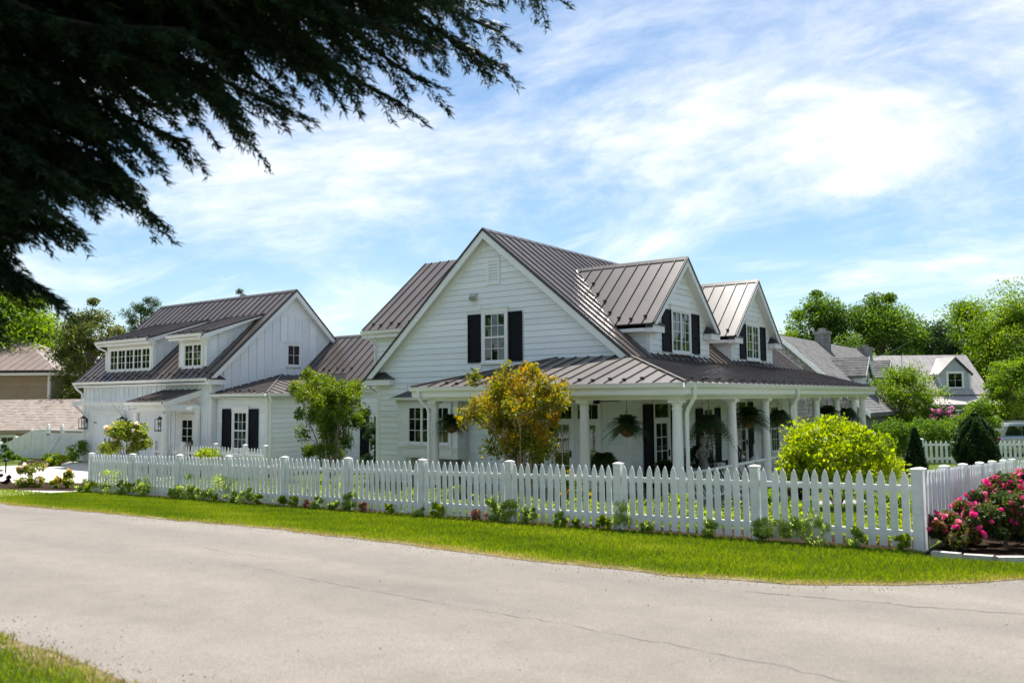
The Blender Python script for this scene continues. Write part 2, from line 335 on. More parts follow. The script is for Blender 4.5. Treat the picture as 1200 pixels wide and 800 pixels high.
# ------------------------------------------------------------------ terrain
def sm(t): t = np.clip(t, 0, 1); return t * t * (3 - 2 * t)
def gz(X, Y):
    X = np.asarray(X, float); Y = np.asarray(Y, float)
    xc = np.clip(X, -60, 25); 
    p = .86 + .022 * (xc + 2.2) + .030 * (12.6 - np.clip(Y, -15, 12.6))
    yb = 18.2 + 8.5 * sm((X + 9.5) / 6.0)
    t = np.clip((Y - 12.6) / (yb - 12.6), 0, 1)
    back = 0.10 - 0.012 * np.clip(Y - 26, 0, 40) - 0.02 * np.clip(-43 - X, 0, 30)
    return p * (1 - t) + back * t
def gzf(x, y): return float(gz(x, y))
def sheet(name, xs, ys, mat, lift=0.0, kind='structure'):
    X, Y = np.meshgrid(xs, ys); Z = gz(X, Y) + lift
    V = np.stack([X, Y, Z], -1).reshape(-1, 3); nx = len(xs); f = []
    for j in range(len(ys) - 1):
        for i in range(nx - 1):
            a = j * nx + i; f.append((a, a + 1, a + nx + 1, a + nx))
    me = bpy.data.meshes.new(name); me.from_pydata(V.tolist(), [], f); me.materials.append(mat); me.update()
    o = link(name, me); o['kind'] = kind; return o
xs = np.unique(np.concatenate([[-1500, -700, -300, -150, -100, -80], np.arange(-60, 26, 1.0), [35, 50, 80, 150, 300, 700, 1500]]))
ys = np.unique(np.concatenate([[-1000, -300, -100, -40, -15], np.arange(-14, 12.6, 2), np.arange(12.6, 50, 0.7), [55, 60, 66, 80, 120, 200, 400, 800, 1500]]))
sheet('ground', xs, ys, GROUND)
def strip(name, lo, hi, mat, lift, seg=0.0):
    """quad strip between two polylines of (x,y)"""
    b = MB(); n = len(lo)
    b.v = [(x, y, gzf(x, y) + lift) for x, y in lo] + [(x, y, gzf(x, y) + lift) for x, y in hi]
    b.f = [(i, i + 1, n + i + 1, n + i) for i in range(n - 1)]
    return tag(b.obj(name, mat), kind='structure')
def patch(name, poly, mat, lift):
    """ground-following patch triangulated from a centre"""
    b = MB(); P = [(x, y) for x, y in poly]; cx = sum(p[0] for p in P) / len(P); cyy = sum(p[1] for p in P) / len(P)
    k = len(P); rings = 4
    for r in range(1, rings + 1):
        for x, y in P:
            xx, yy = cx + (x - cx) * r / rings, cyy + (y - cyy) * r / rings
            b.v.append((xx, yy, gzf(xx, yy) + lift))
    b.v.append((cx, cyy, gzf(cx, cyy) + lift)); c = len(b.v) - 1
    for i in range(k):
        j = (i + 1) % k; b.f.append((c, i, j))
        for r in range(rings - 1):
            b.f.append((r * k + i, (r + 1) * k + i, (r + 1) * k + j, r * k + j))
    return tag(b.obj(name, mat), kind='structure')
_n1 = [random.uniform(-1, 1) for _ in range(400)]
def wob(x, a): return a * (_n1[int(x * 3) % 400] * (1 - (x * 3) % 1) + _n1[(int(x * 3) + 1) % 400] * ((x * 3) % 1))
def near_edge(x): return 3.22 + 0.02 * math.sin(x * .7) + wob(x + 90, .10)
def far_edge(x):
    y = 9.55 + 0.022 * (x + 10) * (x < -10) - 0.09 * max(0, min(6, x + 12)) + wob(x + 100, .09)
    if x > -4.2: y += 0.17 * (x + 4.2) ** 2
    return y
ex = [-90, -80, -70] + list(np.arange(-60, .1, 0.33)) + [0.2]
strip('road', [(x, near_edge(x)) for x in ex], [(x, far_edge(x)) for x in ex], ROAD, 0.006)
strip('road', [(.2, near_edge(.2)), (6, 3.2), (12, 3.2), (25, 3.2)], [(.2, far_edge(.2)), (.6, 9.6), (12, 9.6), (25, 9.6)], ROAD, 0.006)
sheet('side_road', np.concatenate([[0.2 - .0], np.arange(1, 6.6, 1.0), [6.3]]), np.concatenate([[9.3, 10.5, 11.6], np.arange(12.6, 62, .7)]), ROAD, 0.016)
strip('gravel_edge', [(x, far_edge(x) - .02) for x in ex[3:]], [(x, far_edge(x) + .13 + abs(wob(x + 30, .22))) for x in ex[3:]], VERGESOIL, 0.012)
strip('dirt_edge', [(x, near_edge(x) - .06 - abs(wob(x + 60, .25))) for x in ex[3:]], [(x, near_edge(x) + .02) for x in ex[3:]], VERGESOIL, 0.004)
def crack(pts, w):
    lo, hi = [], []
    for (x0, y0), (x1, y1) in zip(pts, pts[1:]):
        k = max(2, int(math.hypot(x1 - x0, y1 - y0) / .12))
        for i in range(k):
            t = i / k; x, y = x0 + (x1 - x0) * t + random.uniform(-.02, .02), y0 + (y1 - y0) * t + random.uniform(-.035, .035)
            ww = w * random.uniform(.3, 1.2); lo.append((x, y - ww / 2)); hi.append((x, y + ww / 2))
    strip('road_crack', lo, hi, CRACK, 0.0095)
crack([(-9.2, 6.75), (-7.4, 6.5), (-5.6, 6.35), (-4.2, 6.3), (-2.6, 6.15), (-1.2, 5.9), (1.5, 5.7)], .008)
crack([(-11.5, 7.55), (-10.3, 7.3), (-9.3, 7.35), (-8.2, 7.5)], .008)
crack([(-3.2, 8.6), (-1.6, 8.75), (0.15, 9.1)], .016)

# ------------------------------------------------------------------ building helpers
def V3(*a): return Vector(a)
def clap(parent, O, S, Nn, z0, z1, fL, fR, openings=(), e=.195, mat=None, name='siding_board'):
    """lapped horizontal boards, each an object; O origin, S along the wall, Nn outward"""
    S, Nn, O = Vector(S), Vector(Nn), Vector(O); z = z0
    mat = mat or SIDING
    while z < z1 - .02:
        zt = min(z + e, z1); iv = [(max(fL(z), fL(zt)) if False else fL(z), fR(z), fL(zt), fR(zt))]
        cuts = sorted((a, b) for a, b, c, d in openings if d > z + .02 and c < zt - .02)
        segs = []; L0, R0, L1, R1 = iv[0]; cur = (L0, L1)
        for a, b in cuts:
            if b <= min(L0, L1) or a >= max(R0, R1): continue
            if a - max(cur) > .03: segs.append((cur[0], a, cur[1], a))
            cur = (b, b)
        if min(R0, R1) - max(cur) > -.3 and (R0 - cur[0] > .03): segs.append((cur[0], R0, cur[1], R1))
        for a0, b0, a1, b1 in segs:
            if b1 < a1: m = (a1 + b1) / 2; a1 = b1 = m
            t0, t1 = .034, .020; z_ = z + .015
            P = lambda s, zz, n: O + S * s + Nn * n + V3(0, 0, zz - O.z)
            m = MB().hexa([P(a0, z_, .002), P(b0, z_, .002), P(b0, z_, t0), P(a0, z_, t0), P(a1, zt, .002), P(b1, zt, .002), P(b1, zt, t1), P(a1, zt, t1)])
            m.obj(name, mat, parent)
        z = zt
def batten(parent, O, S, Nn, s0, s1, fB, fT, openings=(), step=.42, mat=None):
    """board-and-batten: each board with its batten is an object"""
    S, Nn, O = Vector(S), Vector(Nn), Vector(O); s = s0; mat = mat or SIDING
    while s < s1 - .03:
        e = min(s + step, s1); b0, b1, t0, t1 = fB(s), fB(e), fT(s), fT(e)
        runs = [(b0, b1, t0, t1)]
        for a, b, c, d in openings:
            if b > s + .05 and a < e - .05:
                nr = []
                for r in runs:
                    if c - max(r[0], r[1]) > .06: nr.append((r[0], r[1], c, c))
                    if min(r[2], r[3]) - d > .06: nr.append((d, d, r[2], r[3]))
                    if (d <= max(r[0], r[1]) or c >= min(r[2], r[3])) and not (c - max(r[0], r[1]) > .06 or min(r[2], r[3]) - d > .06): nr.append(r)
                runs = nr
        P = lambda q, zz, n: O + S * q + Nn * n + V3(0, 0, zz - O.z)
        for r in runs:
            if min(r[2] - r[0], r[3] - r[1]) < -.05 or max(r[2] - r[0], r[3] - r[1]) < .05: continue
            m = MB().hexa([P(s + .04, r[0], .001), P(e - .04, r[1], .001), P(e - .04, r[1], .022), P(s + .04, r[0], .022), P(s + .04, r[2], .001), P(e - .04, r[3], .001), P(e - .04, r[3], .022), P(s + .04, r[2], .022)])
            m.obj('siding_board', mat, parent)
            w = .052
            MB().hexa([P(s - w / 2, r[0], .0), P(s + w / 2, r[0], .0), P(s + w / 2, r[0], .045), P(s - w / 2, r[0], .045), P(s - w / 2, r[2], .0), P(s + w / 2, r[2], .0), P(s + w / 2, r[2], .045), P(s - w / 2, r[2], .045)]).obj('batten', mat, parent)
        s = e
def window(parent, O, S, Nn, s0, s1, z0, z1, cols=3, rows=4, units=1, case=.10, head=.16, mid=False, mat=None, out=.0, sill=True):
    """casing + sash bars + every pane and muntin; s0..s1, z0..z1 is the glazed opening"""
    S, Nn, O = Vector(S), Vector(Nn), Vector(O); mat = mat or WHITE
    P = lambda s, z, n: O + S * s + Nn * (n + out) + V3(0, 0, z - O.z)
    def bx(m, a, b, c, d, n0, n1):
        return m.hexa([P(a, c, n0), P(b, c, n0), P(b, c, n1), P(a, c, n1), P(a, d, n0), P(b, d, n0), P(b, d, n1), P(a, d, n1)])
    m = MB()
    bx(m, s0 - case, s0, z0 - .03, z1 + .01, 0, .055); bx(m, s1, s1 + case, z0 - .03, z1 + .01, 0, .055)
    bx(m, s0 - case - .02, s1 + case + .02, z1 + .01, z1 + head, 0, .062)
    bx(m, s0 - case - .05, s1 + case + .05, z1 + head, z1 + head + .03, 0, .095)
    w = m.obj('window', mat, parent)
    if sill: bx(MB(), s0 - case - .03, s1 + case + .03, z0 - .09, z0 - .03, 0, .10).obj('sill', mat, w)
    uw = (s1 - s0) / units
    for u in range(units):
        a, b = s0 + u * uw, s0 + (u + 1) * uw; fr = .045
        sm_ = MB(); bx(sm_, a, a + fr, z0, z1, .0, .045); bx(sm_, b - fr, b, z0, z1, 0, .045); bx(sm_, a + fr, b - fr, z0 - .03, z0 + fr, 0, .045); bx(sm_, a + fr, b - fr, z1 - fr, z1 + .01, 0, .045)
        zm = (z0 + z1) / 2
        if mid: bx(sm_, a + fr, b - fr, zm - .03, zm + .03, 0, .045)
        sm_.obj('sash', mat, w)
        A, B, C, D = a + fr, b - fr, z0 + fr, z1 - fr; pw, ph = (B - A) / cols, (D - C) / rows; mu = .018
        for i in range(cols):
            for j in range(rows):
                tl = random.uniform(-.004, .004); tm = random.uniform(-.004, .004)
                MB().hexa([P(A + i * pw, C + j * ph, .006), P(A + (i + 1) * pw, C + j * ph, .006), P(A + (i + 1) * pw, C + j * ph, .016 + tl), P(A + i * pw, C + j * ph, .016), P(A + i * pw, C + (j + 1) * ph, .006), P(A + (i + 1) * pw, C + (j + 1) * ph, .006), P(A + (i + 1) * pw, C + (j + 1) * ph, .016 + tl + tm), P(A + i * pw, C + (j + 1) * ph, .016 + tm)]).obj('pane', GLASS, w)
        for i in range(1, cols): bx(MB(), A + i * pw - mu / 2, A + i * pw + mu / 2, C, D, .012, .034).obj('muntin', mat, w)
        for j in range(1, rows):
            if mid and j * 2 == rows: continue
            bx(MB(), A, B, C + j * ph - mu / 2, C + j * ph + mu / 2, .012, .0325).obj('muntin', mat, w)
    return w
def shutter(parent, O, S, Nn, s0, s1, z0, z1):
    S, Nn, O = Vector(S), Vector(Nn), Vector(O)
    P = lambda s, z, n: O + S * s + Nn * n + V3(0, 0, z - O.z)
    def bx(m, a, b, c, d, n0, n1): return m.hexa([P(a, c, n0), P(b, c, n0), P(b, c, n1), P(a, c, n1), P(a, d, n0), P(b, d, n0), P(b, d, n1), P(a, d, n1)])
    m = MB(); zm = z0 + (z1 - z0) * .45; f = .055
    bx(m, s0, s0 + f, z0, z1, .03, .075); bx(m, s1 - f, s1, z0, z1, .03, .075)
    for c, d in ((z0, z0 + .09), (zm - .04, zm + .04), (z1 - .07, z1)): bx(m, s0 + f, s1 - f, c, d, .03, .072)
    sh = m.obj('shutter', BLACK, parent)
    for c, d in ((z0 + .09, zm - .04), (zm + .04, z1 - .07)): bx(MB(), s0 + f, s1 - f, c, d, .032, .055).obj('shutter_panel', BLACK, sh)
    return sh
GUARD = None
def roof_panels(parent, O, S, U, s0, s1, fb, ft, step=.455, mat=None, guard=True, seam=.05, name='roof_panel', phase=0.0):
    """standing-seam panels; O eave origin, S along the eave, U up the slope; fb/ft give lower and upper run at s"""
    S, U, O = Vector(S).normalized(), Vector(U).normalized(), Vector(O); Nn = S.cross(U).normalized()
    if Nn.z < 0: Nn = -Nn
    mat = mat or ROOF; P = lambda s, u, n: O + S * s + U * u + Nn * n
    s = s0; k = 0
    e = s0 + step * (1 - phase) if phase else s0 + step
    while s < s1 - .02:
        e = min(e, s1)
        b0, b1, t0, t1 = fb(s), fb(e), ft(s), ft(e)
        if max(t0 - b0, t1 - b1) > .03:
            t0, t1 = max(t0, b0), max(t1, b1); m = MB()
            j = random.uniform(0, .003)
            m.hexa([P(s, b0, .003), P(e, b1, .003), P(e, t1, .003), P(s, t0, .003), P(s, b0, .010 + j), P(e, b1, .010 + j), P(e, t1, .010 + j), P(s, t0, .010 + j)])
            if t0 - b0 > .05: m.hexa([P(s - .014, b0, .004), P(s + .014, b0, .004), P(s + .014, t0, .004), P(s - .014, t0, .004), P(s - .011, b0, seam), P(s + .011, b0, seam), P(s + .011, t0, seam), P(s - .011, t0, seam)])
            m.obj(name, mat, parent)
            if guard and t0 - b0 > .9 and s > s0 + .1:
                c = b0 + (.34 if k % 2 else .24)
                MB().hexa([P(s - .055, c - .02, .012), P(s + .055, c - .02, .012), P(s + .055, c + .03, .012), P(s - .055, c + .03, .012), P(s - .045, c - .015, .085), P(s + .045, c - .015, .085), P(s + .045, c + .015, .085), P(s - .045, c + .015, .085)]).obj('snow_guard', ROOFEDGE, parent)
        s = e; e = s + step; k += 1
def gutter(parent, p, q, out, mat=None, w=.12, h=.12, name='gutter'):
    """open trough: p..q along the eave, out = outward unit vector"""
    p, q, o = Vector(p), Vector(q), Vector(out); d = (q - p).normalized(); z = V3(0, 0, 1)
    prof = [(0, 0), (w * .55, 0), (w * .8, h * .35), (w * .85, h * .7), (w, h * .85), (w, h), (w - .012, h), (w - .015, h * .85), (w * .72, h * .5), (w * .5, .012), (.01, .012), (.01, h), (0, h)]
    m = MB(); m.prism([p + o * a + z * (b - h) for a, b in prof], q - p)
    return m.obj(name, mat or WHITE, parent)
def downspout(parent, pts, r=.042):
    return MB().tube(pts, r, 8).obj('downspout', WHITE, parent, smooth=True)
def trimbox(name, parent, x0, x1, y0, y1, z0, z1, mat=None):
    return MB().box(x0, x1, y0, y1, z0, z1).obj(name, mat or WHITE, parent)

# ------------------------------------------------------------------ farmhouse
WY, WXL, WXR, BY = 21.5, -21.5, -11.35, 37.6
RX, RZ_, SLL, SLR = -16.43, 8.57, .885, .821
EXL, EXR = -21.95, -11.06
RY0, RY1 = 21.2, 37.9
H = thing('farmhouse', 'large white clapboard farmhouse with steep brown metal roof and wraparound columned porch', 'house', (-16.4, 21.5, 0.1))
def zl(x): return RZ_ - SLL * (RX - x)
def zr(x): return RZ_ - SLR * (x - RX)
wall = MB().prism([(WXL, WY, -.2), (WXR, WY, -.2), (WXR, WY, zr(WXR) - .2), (RX, WY, RZ_ - .2), (WXL, WY, zl(WXL) - .2)], (0, BY - WY, 0)).obj('wall', SIDING, H)
PXZ = lambda y: 3.35 + .277 * (y - 18.28)
bay = (-20.05, -17.2, .95, 3.45)
ops = [(-16.72, -15.58, 4.05, 6.02), (-17.3, -16.7, 4.17, 5.82), (-15.6, -15.0, 4.17, 5.82), (-16.46, -15.92, 6.70, 7.66), bay, (-15.0, -12.0, .2, 3.0)]
gl = lambda z: max(WXL + .13, RX - (RZ_ - .30 - z) / SLL)
gr = lambda z: min(WXR - .13, RX + (RZ_ - .30 - z) / SLR)
clap(wall, (0, WY, 0), (1, 0, 0), (0, -1, 0), .25, RZ_ - .42, gl, gr, ops)
MB().box(WXL - .02, WXL + .13, WY - .04, WY + .1, 0, zl(WXL) - .25).obj('corner_board', WHITE, H)
MB().box(WXR - .13, WXR + .04, WY - .04, WY + .1, 0, 3.0).obj('corner_board', WHITE, H)
O0, SX, NY = (0, WY, 0), (1, 0, 0), (0, -1, 0)
window(H, O0, SX, NY, -16.60, -15.72, 4.22, 5.80, 3, 4, mid=True, case=.09)
shutter(H, O0, SX, NY, -17.26, -16.74, 4.2, 5.80); shutter(H, O0, SX, NY, -15.58, -15.06, 4.2, 5.80)
def louver_vent(parent, s0, s1, z0, z1):
    m = MB()
    for a, b, c, d in ((s0, s0 + .08, z0, z1), (s1 - .08, s1, z0, z1), (s0 + .08, s1 - .08, z0, z0 + .08), (s0 + .08, s1 - .08, z1 - .1, z1)): m.box(a, b, WY - .06, WY, c, d)
    v = m.obj('gable_vent', WHITE, parent); k = 7
    for i in range(k):
        z = z0 + .09 + (z1 - z0 - .2) * i / k
        MB().prism([(s0 + .08, WY - .045, z), (s0 + .08, WY - .01, z + .09), (s0 + .08, WY - .002, z + .09), (s0 + .08, WY - .037, z - .005)], (s1 - s0 - .16, 0, 0)).obj('louver', WHITE, v)
louver_vent(H, -16.45, -15.93, 6.74, 7.62)
fl = MB().box(-17.13, -16.88, WY - .14, WY - .03, 6.28, 6.50).obj('wall_floodlight', PLASTER, H)
MB().box(-17.10, -16.91, WY - .2, WY - .14, 6.27, 6.38).obj('lamp_head', PAVER, fl)
# main roof
rd = MB()
rd.prism([(RX, RY0 + .02, RZ_), (RX, RY0 + .02, RZ_ - .16), (EXL, RY0 + .02, zl(EXL) - .16), (EXL, RY0 + .02, zl(EXL))], (0, RY1 - RY0 - .04, 0))
rd.prism([(RX, RY0 + .02, RZ_), (EXR, RY0 + .02, zr(EXR)), (EXR, RY0 + .02, zr(EXR) - .16), (RX, RY0 + .02, RZ_ - .16)], (0, RY1 - RY0 - .04, 0))
roof = rd.obj('roof', ROOFEDGE, H)
LR = math.hypot(RX - EXR, RZ_ - zr(EXR)); LL = math.hypot(RX - EXL, RZ_ - zl(EXL))
roof_panels(roof, (EXR, RY0, zr(EXR)), (0, 1, 0), (RX - EXR, 0, RZ_ - zr(EXR)), .02, RY1 - RY0, lambda s: 0, lambda s: LR, guard=False, phase=.3)
roof_panels(roof, (EXL, RY0, zl(EXL)), (0, 1, 0), (RX - EXL, 0, RZ_ - zl(EXL)), .02, RY1 - RY0, lambda s: 0, lambda s: LL, guard=False, phase=.3)
MB().prism([(RX - .14, RY0, zl(RX - .14) + .05), (RX, RY0, RZ_ + .055), (RX + .14, RY0, zr(RX + .14) + .05), (RX + .14, RY0, zr(RX + .14) + .02), (RX, RY0, RZ_ + .02), (RX - .14, RY0, zl(RX - .14) + .02)], (0, RY1 - RY0, 0)).obj('ridge_cap', ROOF, roof)
def rake(parent, y, pts, depth=.26, dy=.05):
    """white rake boards with a dark drip edge following the polyline pts of (x,z)"""
    for (x0, z0), (x1, z1) in zip(pts, pts[1:]):
        MB().prism([(x0, y, z0 - .05), (x1, y, z1 - .05), (x1, y, z1 - .05 - depth), (x0, y, z0 - .05 - depth)], (0, dy, 0)).obj('rake_board', WHITE, parent)
        MB().prism([(x0, y - .03, z0 + .035), (x1, y - .03, z1 + .035), (x1, y - .03, z1 - .048), (x0, y - .03, z0 - .048)], (0, .055, 0)).obj('drip_edge', ROOFEDGE, parent)
rake(H, RY0 - .005, [(EXL, zl(EXL)), (RX, RZ_), (EXR, zr(EXR))])
MB().prism([(EXL + .02, RY0 + .05, zl(EXL) - .165), (RX, RY0 + .05, RZ_ - .165), (EXR, RY0 + .05, zr(EXR) - .165), (EXR, RY0 + .05, zr(EXR) - .185), (RX, RY0 + .05, RZ_ - .185), (EXL + .02, RY0 + .05, zl(EXL) - .185)], (0, WY - RY0 - .05, 0)).obj('soffit', WHITE, H)
# frieze boards under the rake
for (x0, z0), (x1, z1) in (((WXL, zl(WXL)), (RX, RZ_)), ((RX, RZ_), (WXR, zr(WXR)))):
    MB().prism([(x0, WY - .045, z0 - .19), (x1, WY - .045, z1 - .19), (x1, WY - .045, z1 - .42), (x0, WY - .045, z0 - .42)], (0, .045, 0)).obj('frieze_board', WHITE, H)
def eave_return(parent, x0, x1, y0, y1, z, face='y'):
    """small hipped return with white box below"""
    m = MB().box(x0, x1, y0, y1, z - .20, z)
    er = m.obj('eave_return', WHITE, parent)
    cx, cyy = (x0 + x1) / 2, (y0 + y1) / 2; a, b, c, d = x0 - .04, x1 + .04, y0 - .04, y1 + .04; h = .28
    r = MB()
    if face == 'y': top = [(cx - .18, y1, z + h), (cx + .18, y1, z + h)]; r.v = [(a, c, z + .003), (b, c, z + .003), (b, y1, z + .003), (a, y1, z + .003), top[0], top[1]]; r.f = [(0, 1, 5, 4), (1, 2, 5), (0, 4, 3), (2, 3, 4, 5), (3, 2, 1, 0)]
    else: r.v = [(b, c, z + .003), (b, d, z + .003), (x0, d, z + .003), (x0, c, z + .003), (x0, cyy - .12, z + h), (x0, cyy + .12, z + h)]; r.f = [(0, 1, 5, 4), (1, 2, 5), (0, 4, 3), (2, 3, 4, 5), (3, 2, 1, 0)]
    r.obj('return_roof', ROOFEDGE, er)
eave_return(H, -21.93, -20.65, RY0 + .0, WY - .035, 3.72)
gutter(H, (EXL, RY0 + .05, zl(EXL) - .02), (EXL, RY1, zl(EXL) - .02), (-1, 0, 0))
downspout(H, [(EXL - .05, 21.5, 3.6), (EXL + .05, 21.55, 3.4), (WXL - .08, 21.62, 3.2), (WXL - .08, 21.62, .1)])
# bay window under the porch
bw = MB(); bw.box(-19.95, -17.3, 20.93, WY, 1.04, 3.06); bayo = bw.obj('bay_window', WHITE, H)
MB().box(-20.02, -17.23, 20.885, WY, 2.86, 3.02).obj('bay_cornice', WHITE, bayo)
MB().box(-20.0, -17.25, 20.87, WY, 1.38, 1.46).obj('bay_sill', WHITE, bayo)
MB().box(-19.75, -17.5, 20.905, 20.93, 1.12, 1.34).obj('bay_panel', WHITE, bayo)
r = MB(); z0, z1 = 3.06, 3.42
r.v = [(-20.15, 20.72, z0), (-17.1, 20.72, z0), (-17.1, WY - .04, z0), (-20.15, WY - .04, z0), (-19.55, WY - .04, z1), (-17.7, WY - .04, z1)]; r.f = [(0, 1, 5, 4), (1, 2, 5), (0, 4, 3), (2, 3, 4, 5), (3, 2, 1, 0)]
r.obj('bay_roof', ROOFEDGE, bayo)
gutter(H, (-20.15, 20.74, 3.07), (-17.1, 20.74, 3.07), (0, -1, 0), h=.09, w=.09)
window(H, (0, 20.93, 0), SX, NY, -19.45, -17.62, 1.54, 2.76, 2, 3, units=3, case=.09, head=.1)
MB().box(-19.6, -17.6, 21.2, WY, -.1, 1.04).obj('foundation', STONE, H)
# dormers
def dormer(Yc, hw=2.27, ov=.35, XF=-11.3, XRk=-10.98, za=7.56, ze=5.24):
    half = hw + ov; sl = (za - ze) / half
    zz = lambda y: za - sl * abs(y - Yc)
    d = MB().prism([(XF, Yc - hw, 3.9), (XF, Yc + hw, 3.9), (XF, Yc + hw, zz(Yc + hw) - .14), (XF, Yc, za - .14), (XF, Yc - hw, zz(Yc - hw) - .14)], (-3.6, 0, 0)).obj('dormer', SIDING, H)
    f0 = lambda z: max(Yc - hw + .12, Yc - (za - .28 - z) / sl); f1 = lambda z: min(Yc + hw - .12, Yc + (za - .28 - z) / sl)
    wz0, wz1 = 4.48, 5.80
    clap(d, (XF, 0, 0), (0, 1, 0), (1, 0, 0), 4.22, za - .40, f0, f1, [(Yc - .80, Yc + .80, 4.36, 6.02), (Yc - 1.45, Yc + 1.45, 4.4, 5.84)])
    for s in (-1, 1):
        yy = Yc + s * hw
        MB().box(XF - .11, XF + .035, min(yy, yy - s * .12) - (.035 if s < 0 else 0), max(yy, yy - s * .12) + (.035 if s > 0 else 0), 4.1, zz(yy) - .2).obj('corner_board', WHITE, d)
    # cheek facing the street
    xm = lambda z: RX + (RZ_ - z) / SLR
    clap(d, (0, Yc - hw, 0), (1, 0, 0), (0, -1, 0), 4.3, zz(Yc - hw) - .2, lambda z: xm(z) - .02, lambda z: XF - .115, [])
    window(H, (XF, 0, 0), (0, 1, 0), (1, 0, 0), Yc - .68, Yc + .68, wz0, wz1, 2, 4, units=2, case=.09)
    shutter(H, (XF, 0, 0), (0, 1, 0), (1, 0, 0), Yc - 1.44, Yc - .80, wz0 - .03, wz1); shutter(H, (XF, 0, 0), (0, 1, 0), (1, 0, 0), Yc + .80, Yc + 1.44, wz0 - .03, wz1)
    # roof
    xr = RX + (RZ_ - za) / SLR; xe = RX + (RZ_ - ze) / SLR
    dr = MB()
    for s in (-1, 1):
        ye = Yc + s * half
        dr.prism([(XRk - .02, Yc, za), (XRk - .02, ye, ze), (XRk - .02, ye, ze - .13), (XRk - .02, Yc, za - .13)], (xe - .3 - XRk, 0, 0))
    dro = dr.obj('dormer_roof', ROOFEDGE, H)
    ln = math.hypot(half, za - ze); u1 = ln
    for s in (-1, 1):
        ye = Yc + s * half
        def fb(q, s=s):
            x = XRk - q; zm = RZ_ - SLR * (x - RX); return max(0, (zm - ze) / (za - ze) * ln)
        roof_panels(dro, (XRk, ye, ze), (-1, 0, 0), (0, Yc - ye, za - ze), .02, XRk - xr, fb, lambda q: ln, guard=(s < 0), phase=.2)
    MB().prism([(XRk, Yc - .13, zz(Yc - .13) + .05), (XRk, Yc, za + .06), (XRk, Yc + .13, zz(Yc + .13) + .05), (XRk, Yc + .13, zz(Yc + .13) + .015), (XRk, Yc, za + .02), (XRk, Yc - .13, zz(Yc - .13) + .015)], (xr - XRk, 0, 0)).obj('ridge_cap', ROOF, dro)
    for s in (-1, 1):
        ye = Yc + s * half
        MB().prism([(XRk + .005, Yc, za - .05), (XRk + .005, ye, ze - .05), (XRk + .005, ye, ze - .27), (XRk + .005, Yc, za - .27)], (-.05, 0, 0)).obj('rake_board', WHITE, dro)
        MB().prism([(XRk + .03, Yc, za + .035), (XRk + .03, ye, ze + .035), (XRk + .03, ye, ze - .047), (XRk + .03, Yc, za - .047)], (-.055, 0, 0)).obj('drip_edge', ROOFEDGE, dro)
        MB().prism([(XRk - .05, Yc, za - .135), (XRk - .05, ye, ze - .135), (XRk - .05, ye, ze - .155), (XRk - .05, Yc, za - .155)], (XF - XRk + .05, 0, 0)).obj('soffit', WHITE, dro)
        a, b = sorted((ye - s * .02, Yc + s * (hw - .42)))
        eave_return(H, XF + .036, XRk + .0, a, b, ze - .06, face='x')
        MB().box(xe - .2, XF + .036, min(ye, ye - s * .03), max(ye, ye - s * .03), ze - .24, ze - .03).obj('fascia', WHITE, dro)
        MB().box(xe - .2, XF + .03, min(ye - s * .03, Yc + s * hw), max(ye - s * .03, Yc + s * hw), ze - .24, ze - .22).obj('soffit', WHITE, dro)
dormer(25.14); dormer(31.87)
# left cross gable
LX, LY0, LYR, LZE, LZR = -22.4, 21.55, 25.1, 5.55, 8.52
lsl = (LZR - LZE) / (LYR - LY0)
lg = MB().prism([(-22.02, 21.92, .1), (-22.02, 28.3, .1), (-22.02, 28.3, LZE + .1), (-22.02, LYR, LZR - .2), (-22.02, 21.92, LZE + .1)], (3.5, 0, 0)).obj('cross_gable', SIDING, H)
clap(lg, (0, 21.92, 0), (1, 0, 0), (0, -1, 0), 3.4, LZE - .1, lambda z: -21.92, lambda z: max(-21.9, RX - (RZ_ - z) / SLL) + .05)
MB().box(-22.06, -21.9, 21.88, 21.99, 3.2, LZE).obj('corner_board', WHITE, lg)
lr = MB().prism([(LX + .02, LY0, LZE), (LX + .02, LYR, LZR), (LX + .02, 2 * LYR - LY0, LZE), (LX + .02, 2 * LYR - LY0, LZE - .14), (LX + .02, LYR, LZR - .14), (LX + .02, LY0, LZE - .14)], (5, 0, 0)).obj('cross_gable_roof', ROOFEDGE, H)
lll = math.hypot(LYR - LY0, LZR - LZE)
roof_panels(lr, (LX, LY0, LZE), (1, 0, 0), (0, LYR - LY0, LZR - LZE), .02, 5.8, lambda q: max(0, (zl(LX + q) - LZE) / (LZR - LZE) * lll), lambda q: lll, phase=.25)
roof_panels(lr, (LX, 2 * LYR - LY0, LZE), (1, 0, 0), (0, LY0 - LYR, LZR - LZE), .02, 5.8, lambda q: max(0, (zl(LX + q) - LZE) / (LZR - LZE) * lll), lambda q: lll, guard=False)
gutter(H, (LX, LY0 + .02, LZE - .02), (-19.9, LY0 + .02, LZE - .02), (0, -1, 0))
MB().box(LX + .02, -19.9, LY0 + .03, 21.92, LZE - .28, LZE - .15).obj('soffit', WHITE, lr)
for a, b, c, d in ((LY0, LYR, LZE, LZR), (2 * LYR - LY0, LYR, LZE, LZR)):
    MB().prism([(LX, a, c - .03), (LX, b, d - .03), (LX, b, d - .27), (LX, a, c - .27)], (.04, 0, 0)).obj('rake_board', WHITE, lr)
downspout(H, [(-22.2, LY0 - .02, LZE - .1), (-22.1, LY0 + .1, LZE - .3), (-22.0, 21.84, LZE - .5), (-21.98, 21.84, 3.6)])

